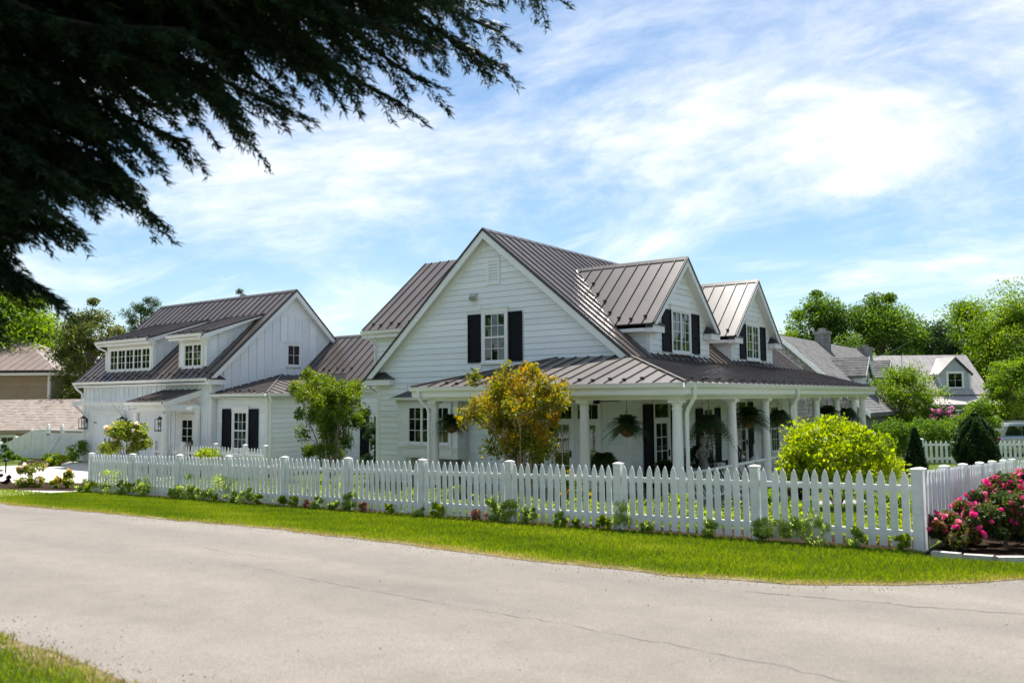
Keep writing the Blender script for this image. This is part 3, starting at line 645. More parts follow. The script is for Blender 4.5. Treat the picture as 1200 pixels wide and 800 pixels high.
# ------------------------------------------------------------------ porch
X0, Y0, EZ, PS = -8.12, 18.28, 3.35, .277
XLp, YE = -16.92, 38.02
pr = MB()
T = lambda x, y, z: (x, y, z)
yt, zt = WY - .04, 3.35 + PS * (WY - .04 - Y0)
t = WY - .04 - Y0; xt = EXR; tz = EZ + PS * (X0 - EXR)
# decks (front, left hip, side)
pr.v = [(XLp, Y0, EZ), (X0, Y0, EZ), (X0 - t, yt, zt), (XLp + t, yt, zt), (XLp, yt, EZ), (X0, YE, EZ), (xt, YE, tz), (xt, Y0 + (X0 - xt), tz), (xt - .25, YE, tz - .02), (xt - .25, yt, tz - .02)]
pr.f = [(0, 1, 2, 3), (0, 3, 4), (1, 5, 6, 7), (7, 6, 8, 9)]
n = len(pr.v); pr.v += [(x, y, z - .09) for x, y, z in pr.v[:n]]
pr.f += [tuple(i + n for i in f[::-1]) for f in list(pr.f)] + [(1, 0, n, n + 1), (5, 1, n + 1, n + 5), (0, 4, n + 4, n)]
proof = pr.obj('porch_roof', ROOFEDGE, H)
cs = math.sqrt(1 + PS * PS); tl = t * cs; tls = (X0 - EXR) * cs
roof_panels(proof, (XLp, Y0, EZ), (1, 0, 0), (0, 1, PS), .0, X0 - XLp, lambda q: 0, lambda q: min(q, X0 - XLp - q, t) * cs, phase=.5)
roof_panels(proof, (X0, Y0, EZ), (0, 1, 0), (-1, 0, PS), .0, YE - Y0, lambda q: 0, lambda q: min(q, X0 - EXR) * cs, phase=.5)
MB().beam((X0, Y0, EZ + .035), (EXR, Y0 + X0 - EXR, tz + .035), .08, .05).obj('hip_cap', ROOF, proof)
MB().beam((XLp, Y0, EZ + .035), (XLp + t, yt, zt + .035), .08, .05).obj('hip_cap', ROOF, proof)
gutter(proof, (XLp, Y0 + .02, EZ), (X0 - .02, Y0 + .02, EZ), (0, -1, 0)); gutter(proof, (X0 - .02, Y0 - .1, EZ), (X0 - .02, YE, EZ), (1, 0, 0))
CX, CYc = -8.57, 18.73
MB().box(XLp + .08, X0 - .10, Y0 + .10, WY - .05, 3.10, 3.14).obj('porch_ceiling', WALLIN, H)
MB().box(WXR + .04, X0 - .10, WY - .05, YE - .03, 3.10, 3.139).obj('porch_ceiling', WALLIN, H)
pb = [MB().box(CX - 7.95, CX + .17, CYc - .17, CYc + .17, 2.95, 3.098), MB().box(CX - .168, CX + .168, CYc + .17, YE - .1, 2.95, 3.097)]
for m in pb: m.obj('porch_beam', WHITE, H)
MB().box(XLp + .02, X0 - .02, Y0 + .03, Y0 + .06, 3.08, EZ - .1).obj('fascia', WHITE, H); MB().box(X0 - .05, X0 - .022, Y0 + .06, YE, 3.08, EZ - .1).obj('fascia', WHITE, H)
MB().box(XLp + .04, X0 - .06, Y0 + .065, CYc - .175, 3.05, 3.09).obj('porch_soffit', WHITE, H); MB().box(CX + .175, X0 - .06, CYc - .17, YE - .05, 3.051, 3.091).obj('porch_soffit', WHITE, H)
MB().box(XLp + .1, CX + .3, CYc - .3, WY, .05, .25).obj('porch_floor', FLOORM, H)
MB().box(WXR, CX + .3, WY, YE, .05, .249).obj('porch_floor', FLOORM, H)
cprof = [(.175, 0), (.175, .10), (.16, .11), (.165, .15), (.142, .18), (.140, .6), (.136, 1.2), (.128, 1.9), (.118, 2.42), (.118, 2.45), (.132, 2.455), (.132, 2.49), (.120, 2.495), (.120, 2.55), (.150, 2.60), (.155, 2.62)]
cme = MB().lathe(cprof, n=20).mesh('column', WHITE, smooth=True)
capme = MB().box(-.17, .17, -.17, .17, 2.62, 2.70).mesh('capital', WHITE); basme = MB().box(-.19, .19, -.19, .19, .0, .06).mesh('column_base', WHITE)
colpos = [(CX, y) for y in (19.0, 22.38, 25.17, 27.93, 30.62, 33.39, 36.04, 37.5)] + [(-11.17, CYc), (-13.80, CYc), (-16.36, CYc)]
for x, y in colpos:
    c = link('column', cme, H, Vector((x, y if y != 19.0 else CYc + .05, .25)) - LOCS[H.name])
    link('capital', capme, c); link('column_base', basme, c)
downspout(H, [(X0 + .04, Y0 + .45, EZ - .08), (X0 + .04, Y0 + .45, 3.0), (X0 - .05, Y0 + .47, 2.88), (CX + .28, Y0 + .52, 2.72), (CX + .24, Y0 + .54, 2.6), (CX + .24, Y0 + .54, .2)], .05)
downspout(H, [(X0 + .04, 26.9, EZ - .08), (X0 + .04, 26.9, 3.0), (X0 - .05, 26.92, 2.88), (CX + .28, 26.95, 2.72), (CX + .24, 26.95, 2.6), (CX + .24, 26.95, .2)], .05)
downspout(H, [(XLp + .35, Y0 - .04, EZ - .08), (XLp + .35, Y0 - .04, 3.05), (XLp + .4, Y0 + .05, 2.92), (XLp + .5, CYc - .25, 2.75), (XLp + .52, CYc - .22, 2.6), (XLp + .52, CYc - .22, .2)], .05)
# railing with fretwork panels on the side
def railing(ya, yb):
    m = MB().box(CX - .04, CX + .04, ya, yb, 1.08, 1.14); rl = m.obj('railing', WHITE, H)
    MB().box(CX - .03, CX + .03, ya, yb, .38, .43).obj('bottom_rail', WHITE, rl)
    k = max(2, round((yb - ya) / .75)); w = (yb - ya) / k
    for i in range(k):
        a, b = ya + i * w, ya + (i + 1) * w; p = MB(); zc = .755
        for q in (a, b): p.box(CX - .015, CX + .015, q - .018, q + .018, .43, 1.08)
        for f in (.28, .5, .72):
            p.beam((CX, a, .43 + .65 * f), (CX, a + w * f, .43), .028, .028); p.beam((CX, b, .43 + .65 * (1 - f)), (CX, b - w * f, 1.08), .028, .0281)
        p.beam((CX + .002, a, 1.08), (CX + .002, b, .43), .027, .029)
        p.obj('fretwork_panel', WHITE, rl)
for a, b in ((22.55, 25.0), (25.35, 27.78), (28.1, 30.45), (30.8, 33.2)): railing(a, b)
railing(19.2, 22.2)
# porch walls: windows and doors
clap(wall, (WXR, 0, 0), (0, 1, 0), (1, 0, 0), .3, 3.08, lambda z: WY + .06, lambda z: BY - .05, [(22.3, 24.9, .2, 3), (26.2, 28.4, .2, 3), (29.3, 31.8, .2, 3), (33.4, 35.4, .2, 3)])
def glazed_door(parent, O, S, Nn, s0, s1, zb=.25, zt=2.3, trans=True, cols=2, rows=4):
    S, Nn, O = Vector(S), Vector(Nn), Vector(O)
    P = lambda s, z, n: O + S * s + Nn * n + V3(0, 0, z - O.z)
    def bx(m, a, b, c, d, n0, n1): return m.hexa([P(a, c, n0), P(b, c, n0), P(b, c, n1), P(a, c, n1), P(a, d, n0), P(b, d, n0), P(b, d, n1), P(a, d, n1)])
    m = MB(); ztt = zt + (.5 if trans else .04)
    bx(m, s0 - .1, s0, zb, ztt + .1, 0, .055); bx(m, s1, s1 + .1, zb, ztt + .1, 0, .055); bx(m, s0, s1, ztt, ztt + .12, 0, .06); 
    if trans: bx(m, s0, s1, zt, zt + .08, 0, .05)
    d = m.obj('door', WHITE, parent)
    f = .10; q = MB(); bx(q, s0, s0 + f, zb, zt, 0, .042); bx(q, s1 - f, s1, zb, zt, 0, .042); bx(q, s0 + f, s1 - f, zb, zb + .25, 0, .042); bx(q, s0 + f, s1 - f, zt - f, zt, 0, .042); q.obj('door_leaf', WHITE, d)
    A, B, C, D = s0 + f, s1 - f, zb + .25, zt - f; pw, ph = (B - A) / cols, (D - C) / rows
    for i in range(cols):
        for j in range(rows): bx(MB(), A + i * pw, A + (i + 1) * pw, C + j * ph, C + (j + 1) * ph, .005, .015).obj('pane', GLASS, d)
    for i in range(1, cols): bx(MB(), A + i * pw - .011, A + i * pw + .011, C, D, .01, .032).obj('muntin', WHITE, d)
    for j in range(1, rows): bx(MB(), A, B, C + j * ph - .011, C + j * ph + .011, .01, .03).obj('muntin', WHITE, d)
    if trans:
        for i in range(3): bx(MB(), s0 + (s1 - s0) * i / 3 + .01, s0 + (s1 - s0) * (i + 1) / 3 - .01, zt + .08, ztt, .005, .016).obj('pane', GLASS, d)
    bx(MB(), s1 - f + .03, s1 - f + .07, zb + .92, zb + 1.12, .042, .085).obj('handle', IRON, d)
    return d
SO, SS, SN = (WXR, 0, 0), (0, 1, 0), (1, 0, 0)
glazed_door(H, SO, SS, SN, 23.15, 24.15); shutter(H, SO, SS, SN, 22.42, 23.02, .28, 2.8); shutter(H, SO, SS, SN, 24.28, 24.88, .28, 2.8)
window(H, SO, SS, SN, 26.95, 27.75, .75, 2.6, 2, 4, mid=True); shutter(H, SO, SS, SN, 26.3, 26.83, .7, 2.62); shutter(H, SO, SS, SN, 27.87, 28.4, .7, 2.62)
glazed_door(H, SO, SS, SN, 30.05, 31.05); shutter(H, SO, SS, SN, 29.35, 29.93, .28, 2.8); shutter(H, SO, SS, SN, 31.18, 31.75, .28, 2.8)
window(H, SO, SS, SN, 33.9, 34.9, .75, 2.6, 3, 4, mid=True)
for a, b in ((-14.9, -14.15), (-13.98, -13.23), (-13.06, -12.31)):
    glazed_door(H, O0, SX, NY, a + .02, b - .02, zb=.3, cols=2, rows=4)
# porch steps toward the garden path
MB().box(CX + .3, CX + .62, 20.2, 21.6, -.2, .12).obj('porch_step', PAVER, H)

# ------------------------------------------------------------------ link wing between garage and house
K = thing('link_wing', 'low white wing with hipped brown metal roof joining garage to farmhouse', 'house wing', (-25, 23, 0.05))
kw = MB().box(-30.28, -27.0, 20.9, 25.4, -.2, 3.16).obj('wall', SIDING, K)
kc = MB().prism([(-30.28, 25.0, -.2), (-30.28, 29.7, -.2), (-30.28, 29.7, 3.75), (-30.28, 27.36, 5.80), (-30.28, 25.0, 3.70)], (8.7, 0, 0)).obj('wall', SIDING, K)
clap(kw, (0, 20.9, 0), (1, 0, 0), (0, -1, 0), .15, 3.1, lambda z: -30.25, lambda z: -27.1, [(-29.95, -27.45, .85, 2.95)])
clap(kw, (-27.0, 0, 0), (0, 1, 0), (1, 0, 0), .15, 3.1, lambda z: 21.0, lambda z: 24.95)
clap(kc, (0, 25.0, 0), (1, 0, 0), (0, -1, 0), .15, 3.5, lambda z: -26.95, lambda z: -21.6, [(-25.95, -23.9, .2, 2.9)])
MB().box(-27.11, -26.965, 20.865, 21.0, 0, 3.1).obj('corner_board', WHITE, K)
MB().box(-27.0, -26.7, 20.9, 25.0, 3.10, 3.15).obj('soffit', WHITE, K); MB().box(-30.2, -26.7, 20.62, 20.9, 3.10, 3.149).obj('soffit', WHITE, K)
window(K, (0, 20.9, 0), SX, NY, -29.12, -28.25, 1.05, 2.55, 3, 4, mid=True, head=.2)
shutter(K, (0, 20.9, 0), SX, NY, -29.85, -29.28, .98, 2.68); shutter(K, (0, 20.9, 0), SX, NY, -28.09, -27.52, .98, 2.68)
glazed_door(K, (0, 25.0, 0), SX, NY, -25.3, -24.5, zb=.2, zt=2.4, trans=False); shutter(K, (0, 25.0, 0), SX, NY, -24.3, -23.8, .25, 2.6); shutter(K, (0, 25.0, 0), SX, NY, -26.0, -25.5, .25, 2.6)
# low hip roof
ez, hs = 3.29, .235; xa, xb, ya, yb = -30.3, -26.6, 20.55, 25.3
rise = (xb - xa) * hs; tt = xb - xa
m = MB(); m.v = [(xa, ya, ez), (xb, ya, ez), (xb, yb, ez), (xa, yb, ez + rise), (xa, ya + tt, ez + rise)]; m.f = [(0, 1, 4), (1, 2, 3, 4)]
n = 5; m.v += [(x, y, z - .1) for x, y, z in m.v[:5]]; m.f += [(n + 4, n + 1, n), (n + 4, n + 3, n + 2, n + 1), (1, 0, n, n + 1), (2, 1, n + 1, n + 2)]
kr = m.obj('hip_roof', ROOFEDGE, K); c2 = math.sqrt(1 + hs * hs)
roof_panels(kr, (xa, ya, ez), (1, 0, 0), (0, 1, hs), .02, tt, lambda q: 0, lambda q: (tt - q) * c2, phase=.3)
roof_panels(kr, (xb, ya, ez), (0, 1, 0), (-1, 0, hs), .0, yb - ya, lambda q: 0, lambda q: min(q, tt) * c2, phase=.3)
MB().beam((xb, ya, ez + .035), (xa, ya + tt, ez + rise + .035), .08, .05).obj('hip_cap', ROOF, kr)
gutter(K, (xa, ya + .02, ez), (xb - .02, ya + .02, ez), (0, -1, 0)); gutter(K, (xb - .02, ya - .1, ez), (xb - .02, 24.6, ez), (1, 0, 0))
downspout(K, [(xb + .03, ya + .1, ez - .1), (xb, ya + .2, 3.0), (-26.9, 20.95, 2.8), (-26.92, 20.98, 2.6), (-26.92, 20.98, .1)])
# steep connector roof
cye, cze, cyr, czr = 24.55, 3.57, 27.36, 6.03
cr = MB().prism([(-30.25, cye, cze), (-30.25, cyr, czr), (-30.25, 2 * cyr - cye, cze), (-30.25, 2 * cyr - cye, cze - .14), (-30.25, cyr, czr - .14), (-30.25, cye, cze - .14)], (8.75, 0, 0)).obj('connector_roof', ROOFEDGE, K)
cl = math.hypot(cyr - cye, czr - cze)
roof_panels(cr, (-30.25, cye, cze), (1, 0, 0), (0, cyr - cye, czr - cze), .02, 8.73, lambda q: 0 if q > 3.6 else .9, lambda q: cl, phase=.1)
roof_panels(cr, (-30.25, 2 * cyr - cye, cze), (1, 0, 0), (0, cye - cyr, czr - cze), .02, 8.73, lambda q: 0, lambda q: cl, guard=False)
MB().prism([(-30.25, cyr - .12, czr - .06), (-30.25, cyr, czr + .055), (-30.25, cyr + .12, czr - .06)], (8.75, 0, 0)).obj('ridge_cap', ROOF, cr)
gutter(K, (-26.6, cye + .02, cze - .01), (-22.1, cye + .02, cze - .01), (0, -1, 0))
MB().box(-26.6, -21.6, cye + .02, 25.0, 3.36, 3.42).obj('soffit', WHITE, K)

# ------------------------------------------------------------------ garage
G = thing('garage', 'white board and batten garage with dormers and carriage doors, left of the farmhouse', 'garage', (-35.5, 20.64, 0.05))
GX0, GX1, GY, GYR, GZR, GS = -40.7, -30.3, 20.64, 24.79, 8.05, .91
GYE, GZE = 20.29, 8.05 - .91 * 4.5
gzz = lambda y: GZR - GS * abs(y - GYR)
gw = MB().prism([(GX0, GY, -.4), (GX0, GY, gzz(GY) - .18), (GX0, GYR, GZR - .18), (GX0, 2 * GYR - GY, gzz(GY) - .18), (GX0, 2 * GYR - GY, -.4)], (GX1 - GX0, 0, 0)).obj('wall', SIDING, G)
batten(gw, (GX1, 0, 0), (0, 1, 0), (1, 0, 0), GY + .12, 29.0, lambda s: 3.2, lambda s: min(gzz(s) - .28, 6.95), [(24.36, 25.36, 4.45, 5.72)])
MB().prism([(GX1 + .001, GYR - 1.18, GZR - 1.25), (GX1 + .001, GYR + 1.18, GZR - 1.25), (GX1 + .001, GYR + 1.18, GZR - 1.13), (GX1 + .001, GYR - 1.18, GZR - 1.13)], (.04, 0, 0)).obj('belly_band', WHITE, G)
batten(gw, (0, GY, 0), (1, 0, 0), (0, -1, 0), GX0 + .14, GX1 - .12, lambda s: .1, lambda s: 3.74, [(-39.95, -36.95, .0, 2.72), (-36.8, -33.65, .0, 2.72), (-32.75, -31.2, 0, 2.6)], step=.385)
MB().box(GX0 - .03, GX0 + .13, GY - .045, GY + .1, -.2, 3.7).obj('corner_board', WHITE, G)
MB().box(GX1 - .14, GX1 + .045, GY - .045, GY + .1, -.2, 3.75).obj('corner_board', WHITE, G)
window(G, (GX1, 0, 0), (0, 1, 0), (1, 0, 0), 24.5, 25.22, 4.6, 5.54, 2, 2, case=.08, head=.1)
gv = MB().box(GX1, GX1 + .09, 26.0, 26.18, 6.05, 6.25).obj('wall_vent_cap', WHITE, G)
gm = MB()
GRX0, GRX1 = -41.0, -30.0
gm.prism([(GRX0 + .02, GYE, GZE), (GRX0 + .02, GYR, GZR), (GRX0 + .02, 2 * GYR - GYE, GZE), (GRX0 + .02, 2 * GYR - GYE, GZE - .15), (GRX0 + .02, GYR, GZR - .15), (GRX0 + .02, GYE, GZE - .15)], (GRX1 - GRX0 - .04, 0, 0))
gr_ = gm.obj('roof', ROOFEDGE, G); gll = math.hypot(GYR - GYE, GZR - GZE)
roof_panels(gr_, (GRX0, GYE, GZE), (1, 0, 0), (0, GYR - GYE, GZR - GZE), .02, GRX1 - GRX0, lambda q: 0, lambda q: gll)
roof_panels(gr_, (GRX0, 2 * GYR - GYE, GZE), (1, 0, 0), (0, GYE - GYR, GZR - GZE), .02, GRX1 - GRX0, lambda q: 0, lambda q: gll, guard=False)
MB().prism([(GRX0, GYR - .13, GZR - .065), (GRX0, GYR, GZR + .055), (GRX0, GYR + .13, GZR - .065)], (GRX1 - GRX0, 0, 0)).obj('ridge_cap', ROOF, gr_)
for ye in (GYE, 2 * GYR - GYE):
    for xx, dx in ((GRX1, -.05), (GRX0, .05)):
        MB().prism([(xx, ye, GZE - .05), (xx, GYR, GZR - .05), (xx, GYR, GZR - .30), (xx, ye, GZE - .30)], (dx, 0, 0)).obj('rake_board', WHITE, gr_)
    MB().prism([(GRX1 + .03, ye, GZE + .035), (GRX1 + .03, GYR, GZR + .035), (GRX1 + .03, GYR, GZR - .047), (GRX1 + .03, ye, GZE - .047)], (-.055, 0, 0)).obj('drip_edge', ROOFEDGE, gr_)
    MB().prism([(GRX1 - .05, ye, GZE - .155), (GRX1 - .05, GYR, GZR - .155), (GRX1 - .05, GYR, GZR - .175), (GRX1 - .05, ye, GZE - .175)], (GX1 - GRX1 + .05, 0, 0)).obj('soffit', WHITE, gr_)
gutter(G, (GRX0 - .1, GYE + .02, GZE), (GRX1 - .05, GYE + .02, GZE), (0, -1, 0))
MB().box(GRX0 + .05, GRX1 - .06, GYE + .03, GY, GZE - .25, GZE - .16).obj('soffit', WHITE, G)
downspout(G, [(GRX0 - .02, GYE - .03, GZE - .1), (GRX0 + .05, GYE + .05, GZE - .3), (GX0 - .06, GY - .1, GZE - .55), (GX0 - .06, GY - .1, 2.95)], .05)
# eave return on the garage corner
eave_return(G, GX1 + .05, GRX1 + .03, GYE - .02, GYE + .75, GZE - .06, face='x')
def shed_dormer(x0, x1, units, cols, rows, wx0, wx1):
    yf, zb, ze, ytop, ztop = 20.86, 4.33, 5.86, 23.52, 6.90; ov = .42
    sl = (ztop - ze) / (ytop - (yf - ov)); ye = yf - ov
    zs = lambda y: ze + sl * (y - ye)
    d = MB().prism([(x0, yf, 4.1), (x0, yf, zs(yf) - .12), (x0, ytop - .05, ztop - .13)], (x1 - x0, 0, 0)).obj('shed_dormer', SIDING, G)
    # cheeks
    for xx, nn in ((x1, 1), (x0, -1)):
        batten(d, (xx, 0, 0), (0, 1, 0), (nn, 0, 0), yf + .08, 23.3, lambda s: gzz(s) + .02, lambda s: zs(s) - .16, step=.40)
        MB().box(min(xx, xx + nn * .04), max(xx, xx + nn * .04), yf - .04, yf + .1, zb - .1, zs(yf) - .14).obj('corner_board', WHITE, d)
    MB().box(x0, x1, yf - .03, yf, zs(yf) - .42, zs(yf) - .13).obj('frieze_board', WHITE, d)
    window(G, (0, yf, 0), SX, NY, wx0, wx1, 4.50, 5.46, cols, rows, units=units, case=.12, head=.06)
    a, b = x0 - .35, x1 + .28
    rm = MB().prism([(a, ye, ze), (a, ytop, ztop), (a, ytop, ztop - .10), (a, ye, ze - .12)], (b - a, 0, 0)).obj('shed_dormer_roof', ROOFEDGE, G)
    ln = math.hypot(ytop - ye, ztop - ze)
    roof_panels(rm, (a, ye, ze), (1, 0, 0), (0, ytop - ye, ztop - ze), .02, b - a, lambda q: 0, lambda q: ln, phase=.2)
    MB().prism([(b + .004, ye, ze - .03), (b + .004, ytop, ztop - .03), (b + .004, ytop, ztop - .10), (b + .004, ye, ze - .25)], (-.04, 0, 0)).obj('rake_board', WHITE, rm)
    MB().prism([(b + .03, ye, ze + .035), (b + .03, ytop, ztop + .035), (b + .03, ytop, ztop - .03), (b + .03, ye, ze - .028)], (-.05, 0, 0)).obj('drip_edge', ROOFEDGE, rm)
    MB().box(a + .03, b - .05, ye + .03, yf, ze - .22, ze - .14).obj('soffit', WHITE, rm)
    gutter(rm, (a - .03, ye + .02, ze), (b - .06, ye + .02, ze), (0, -1, 0))
    return a, b, ye, ze
a, b, ye, ze = shed_dormer(-39.0, -35.12, 5, 2, 3, -38.78, -35.32)
downspout(G, [(a, ye - .03, ze - .1), (a + .05, ye + .05, ze - .25), (-39.06, 20.8, 5.4), (-39.06, 20.8, 4.5)], .05)
a, b, ye, ze = shed_dormer(-33.0, -30.95, 2, 2, 3, -32.62, -31.36)
downspout(G, [(b - .3, ye - .03, ze - .1), (b - .25, ye + .03, ze - .25), (-30.92, 20.78, 5.4), (-30.92, 20.78, 4.5)], .05)
# carriage doors
def carriage_door(x0, x1, z0=.06, z1=2.45):
    m = MB(); y = GY
    m.box(x0 - .14, x0, y - .05, y, z0, z1 + .16); m.box(x1, x1 + .14, y - .05, y, z0, z1 + .16); m.box(x0, x1, y - .052, y, z1, z1 + .16)
    d = m.obj('garage_door', WHITE, G); w = (x1 - x0) / 2
    for i in range(2):
        a, b = x0 + i * w + .012, x0 + (i + 1) * w - .012
        MB().box(a, b, y - .02, y, z0, z1).obj('door_leaf', SIDING, d); k = 6
        for j in range(1, k): MB().box(a + (b - a) * j / k - .006, a + (b - a) * j / k + .006, y - .024, y - .018, z0 + .1, z1 - .1).obj('door_groove', WHITE, d)
        f = MB(); f.box(a, a + .12, y - .04, y - .019, z0, z1); f.box(b - .12, b, y - .04, y - .019, z0, z1)
        for c in (z0, z1 - .12, z0 + .88): f.box(a + .12, b - .12, y - .039, y - .019, c, c + .12)
        s = 1 if i == 0 else -1
        p, q = ((a + .14, z0 + .12), (b - .14, z0 + .88)) if s > 0 else ((b - .14, z0 + .12), (a + .14, z0 + .88))
        f.beam((p[0], y - .029, p[1]), (q[0], y - .029, q[1]), .018, .10, up=(0, 0, 1))
        f.obj('door_frame', WHITE, d)
        MB().box((b - .2 if i == 0 else a + .17), (b - .17 if i == 0 else a + .2), y - .07, y - .04, 1.05, 1.3).obj('handle', IRON, d)
        MB().box((a if i == 0 else b - .28), (a + .28 if i == 0 else b), y - .046, y - .04, 2.0, 2.05).obj('hinge', IRON, d)
carriage_door(-39.72, -37.12); carriage_door(-36.55, -33.95)
# trellis beam over the doors
tb = MB().box(-40.35, -33.3, 19.86, 19.98, 2.84, 2.98).obj('door_trellis', WHITE, G)
for i in range(15): MB().box(-40.1 + i * .46, -40.04 + i * .46, 19.7, GY, 2.982, 3.06).obj('trellis_slat', WHITE, tb)
for x in (-40.2, -36.85): MB().beam((x, GY - .02, 2.2), (x, 19.92, 2.86), .09, .09).obj('bracket', WHITE, tb)
# entry portico
pt = MB().prism([(-33.7, 18.85, 2.98), (-33.7, 20.64, 3.50), (-33.7, 20.64, 3.40), (-33.7, 18.85, 2.88)], (2.72, 0, 0)).obj('portico_roof', ROOFEDGE, G)
ln = math.hypot(1.79, .52)
roof_panels(pt, (-33.7, 18.85, 2.98), (1, 0, 0), (0, 1.79, .52), .02, 2.72, lambda q: 0, lambda q: ln)
MB().prism([(-30.976, 18.85, 2.97), (-30.976, 20.63, 3.49), (-30.976, 20.63, 3.24), (-30.976, 18.85, 2.74)], (-.04, 0, 0)).obj('rake_board', WHITE, pt)
gutter(pt, (-33.75, 18.87, 2.98), (-30.95, 18.87, 2.98), (0, -1, 0))
MB().box(-33.6, -31.03, 19.0, 19.25, 2.62, 2.86).obj('portico_beam', WHITE, pt); MB().box(-31.27, -31.04, 19.25, 20.6, 2.62, 2.86).obj('portico_beam', WHITE, pt)
MB().box(-31.25, -31.02, 20.48, 20.6, 0, 2.62).obj('pilaster', WHITE, pt)

pcol = MB().lathe([(r_, z * .88) for r_, z in cprof], n=16).mesh('column', WHITE, smooth=True)
for x in (-33.35, -31.22):
    c = link('column', pcol, G, Vector((x, 19.12, .22)) - LOCS[G.name])
    MB().box(x - .18, x + .18, 18.94, 19.30, 2.52, 2.619).obj('capital', WHITE, c)
MB().box(-33.7, -30.95, 18.8, 20.6, -.2, .22).obj('portico_floor', PAVER, G)
glazed_door(G, (0, GY, 0), SX, NY, -32.45, -31.5, zb=.24, zt=2.3, trans=False, cols=2, rows=5)

# ------------------------------------------------------------------ wall lanterns
def lantern(x, y, z, lab, s=1.0):
    t = thing('wall_lantern', lab, 'lantern', (x, y, z), 'black lanterns on the garage wall')
    MB().box(x - .06, x + .06, y - .02, y, z - .12, z + .16).obj('back_plate', IRON, t)
    MB().tube([(x, y - .02, z + .1), (x, y - .10, z + .2), (x, y - .18, z + .16)], .012, 6).obj('arm', IRON, t)
    c = (x, y - .18, z)
    m = MB(); w = .09 * s
    for a in (-w, w):
        for b in (-w, w): m.box(c[0] + a - .01, c[0] + a + .01, c[1] + b - .01, c[1] + b + .01, z - .24 * s, z + .10)
    m.box(c[0] - w - .02, c[0] + w + .02, c[1] - w - .02, c[1] + w + .02, z - .27 * s, z - .24 * s)
    m.prism([(c[0] - w - .04, c[1] - w - .04, z + .10), (c[0] + w + .04, c[1] - w - .04, z + .10), (c[0] + w + .04, c[1] + w + .04, z + .10), (c[0] - w - .04, c[1] + w + .04, z + .10)], (0, 0, .015))
    m.lathe([(w + .02, .115), (.03, .20), (.02, .25)], c, 8)
    m.obj('cage', IRON, t)
    MB().lathe([(.03, -.2), (.035, -.1), (.02, 0), (.008, .03)], c, 8).obj('candle', PLASTER, t)
lantern(-40.35, GY - .05, 2.12, 'black lantern on the garage corner board beside the white gate fence', 1.5)
lantern(-36.83, GY - .05, 2.12, 'black lantern between the two carriage doors of the garage', 1.5)
lantern(-33.75, GY - .05, 2.12, 'black lantern beside the garage entry portico column', 1.5)

# ------------------------------------------------------------------ front picket fence
def picket_mesh(h, w=.088, t=.022, lo=.05):
    b = w / 2
    prof = [(-b, lo), (b, lo), (b, h - .15), (b * .82, h - .10), (b * .45, h - .04), (0, h), (-b * .45, h - .04), (-b * .82, h - .10), (-b, h - .15)]
    return MB().prism([(x, -t / 2, z) for x, z in prof], (0, t, 0)).mesh('picket', FENCEP)
def fence_line(root, posts, ph=1.10, post_h=1.10, step=.155, pmesh=None, pw=.098, side=1, posts_on=None, capmat=None, railh=(.24, .86), dense=False):
    """posts: list of (x,y); pickets stand on the side 'side' of the rails"""
    O = LOCS[root.name]; pmesh = pmesh or picket_mesh(ph, pw)
    post_me = MB().box(-.065, .065, -.065, .065, -.1, post_h).mesh('post', FENCEP)
    cap_me = MB().box(-.075, .075, -.075, .075, post_h, post_h + .03).mesh('post_cap', capmat or FENCEP)
    cap2 = MB(); cap2.v = [(-.07, -.07, post_h + .03), (.07, -.07, post_h + .03), (.07, .07, post_h + .03), (-.07, .07, post_h + .03), (0, 0, post_h + .05)]; cap2.f = [(0, 1, 4), (1, 2, 4), (2, 3, 4), (3, 0, 4)]
    cap2_me = cap2.mesh('post_cap', capmat or FENCEP)
    for i, (x, y) in enumerate(posts):
        if i + 1 < len(posts): ang = math.atan2(posts[i + 1][1] - y, posts[i + 1][0] - x)
        p = link('post', post_me, root, (x - O.x, y - O.y, gzf(x, y) - O.z), (random.uniform(-.008, .008), random.uniform(-.01, .01), ang)); c = link('post_cap', cap_me, p); link('finial', cap2_me, p)
    for (x0, y0), (x1, y1) in zip(posts, posts[1:]):
        L = math.hypot(x1 - x0, y1 - y0); d = Vector(((x1 - x0) / L, (y1 - y0) / L, 0)); nn = Vector((d.y, -d.x, 0)) * side; ang = math.atan2(d.y, d.x)
        za, zb = gzf(x0, y0), gzf(x1, y1)
        for h in railh:
            MB().beam((x0 + nn.x * .0, y0 + nn.y * .0, za + h), (x1, y1, zb + h), .04, .085).obj('rail', FENCEP, root)
        k = max(1, round((L - .14) / step)); 
        for j in range(k):
            s = .07 + (L - .14) * (j + .5) / k; x, y = x0 + d.x * s + nn.x * .034, y0 + d.y * s + nn.y * .034
            link('picket', pmesh, root, (x - O.x, y - O.y, za + (zb - za) * s / L - O.z + random.uniform(-.008, .008)), (random.uniform(-.012, .012), random.uniform(-.017, .017), ang + random.uniform(-.010, .010)))
FY = 12.6
fpx = [-2.2, -4.47, -6.87, -9.15, -11.34, -13.50, -15.62, -17.75, -19.85, -22.1, -24.35]
FP = [(x, FY) for x in fpx]
F1 = thing('picket_fence', 'long white picket fence running along the grass verge in front of the house', 'fence', (-13, FY, gzf(-13, FY)))
fence_line(F1, FP, side=-1)
F2 = thing('picket_fence', 'white picket fence going back from the corner post behind the pink roses', 'fence', (-2.2, 19, gzf(-2.2, 19)))
FR = [(-2.2, 12.9), (-2.2, 14.95), (-2.2, 17.05), (-2.2, 19.35), (-2.2, 21.5), (-2.2, 23.9), (-2.2, 26.2), (-1.6, 28.0), (-.9, 29.6)]
fence_line(F2, FR, side=1, step=.155)
F3 = thing('picket_fence', 'distant white picket fence in front of the parked car, behind round evergreen', 'fence', (*cf(1140, 38), 0))
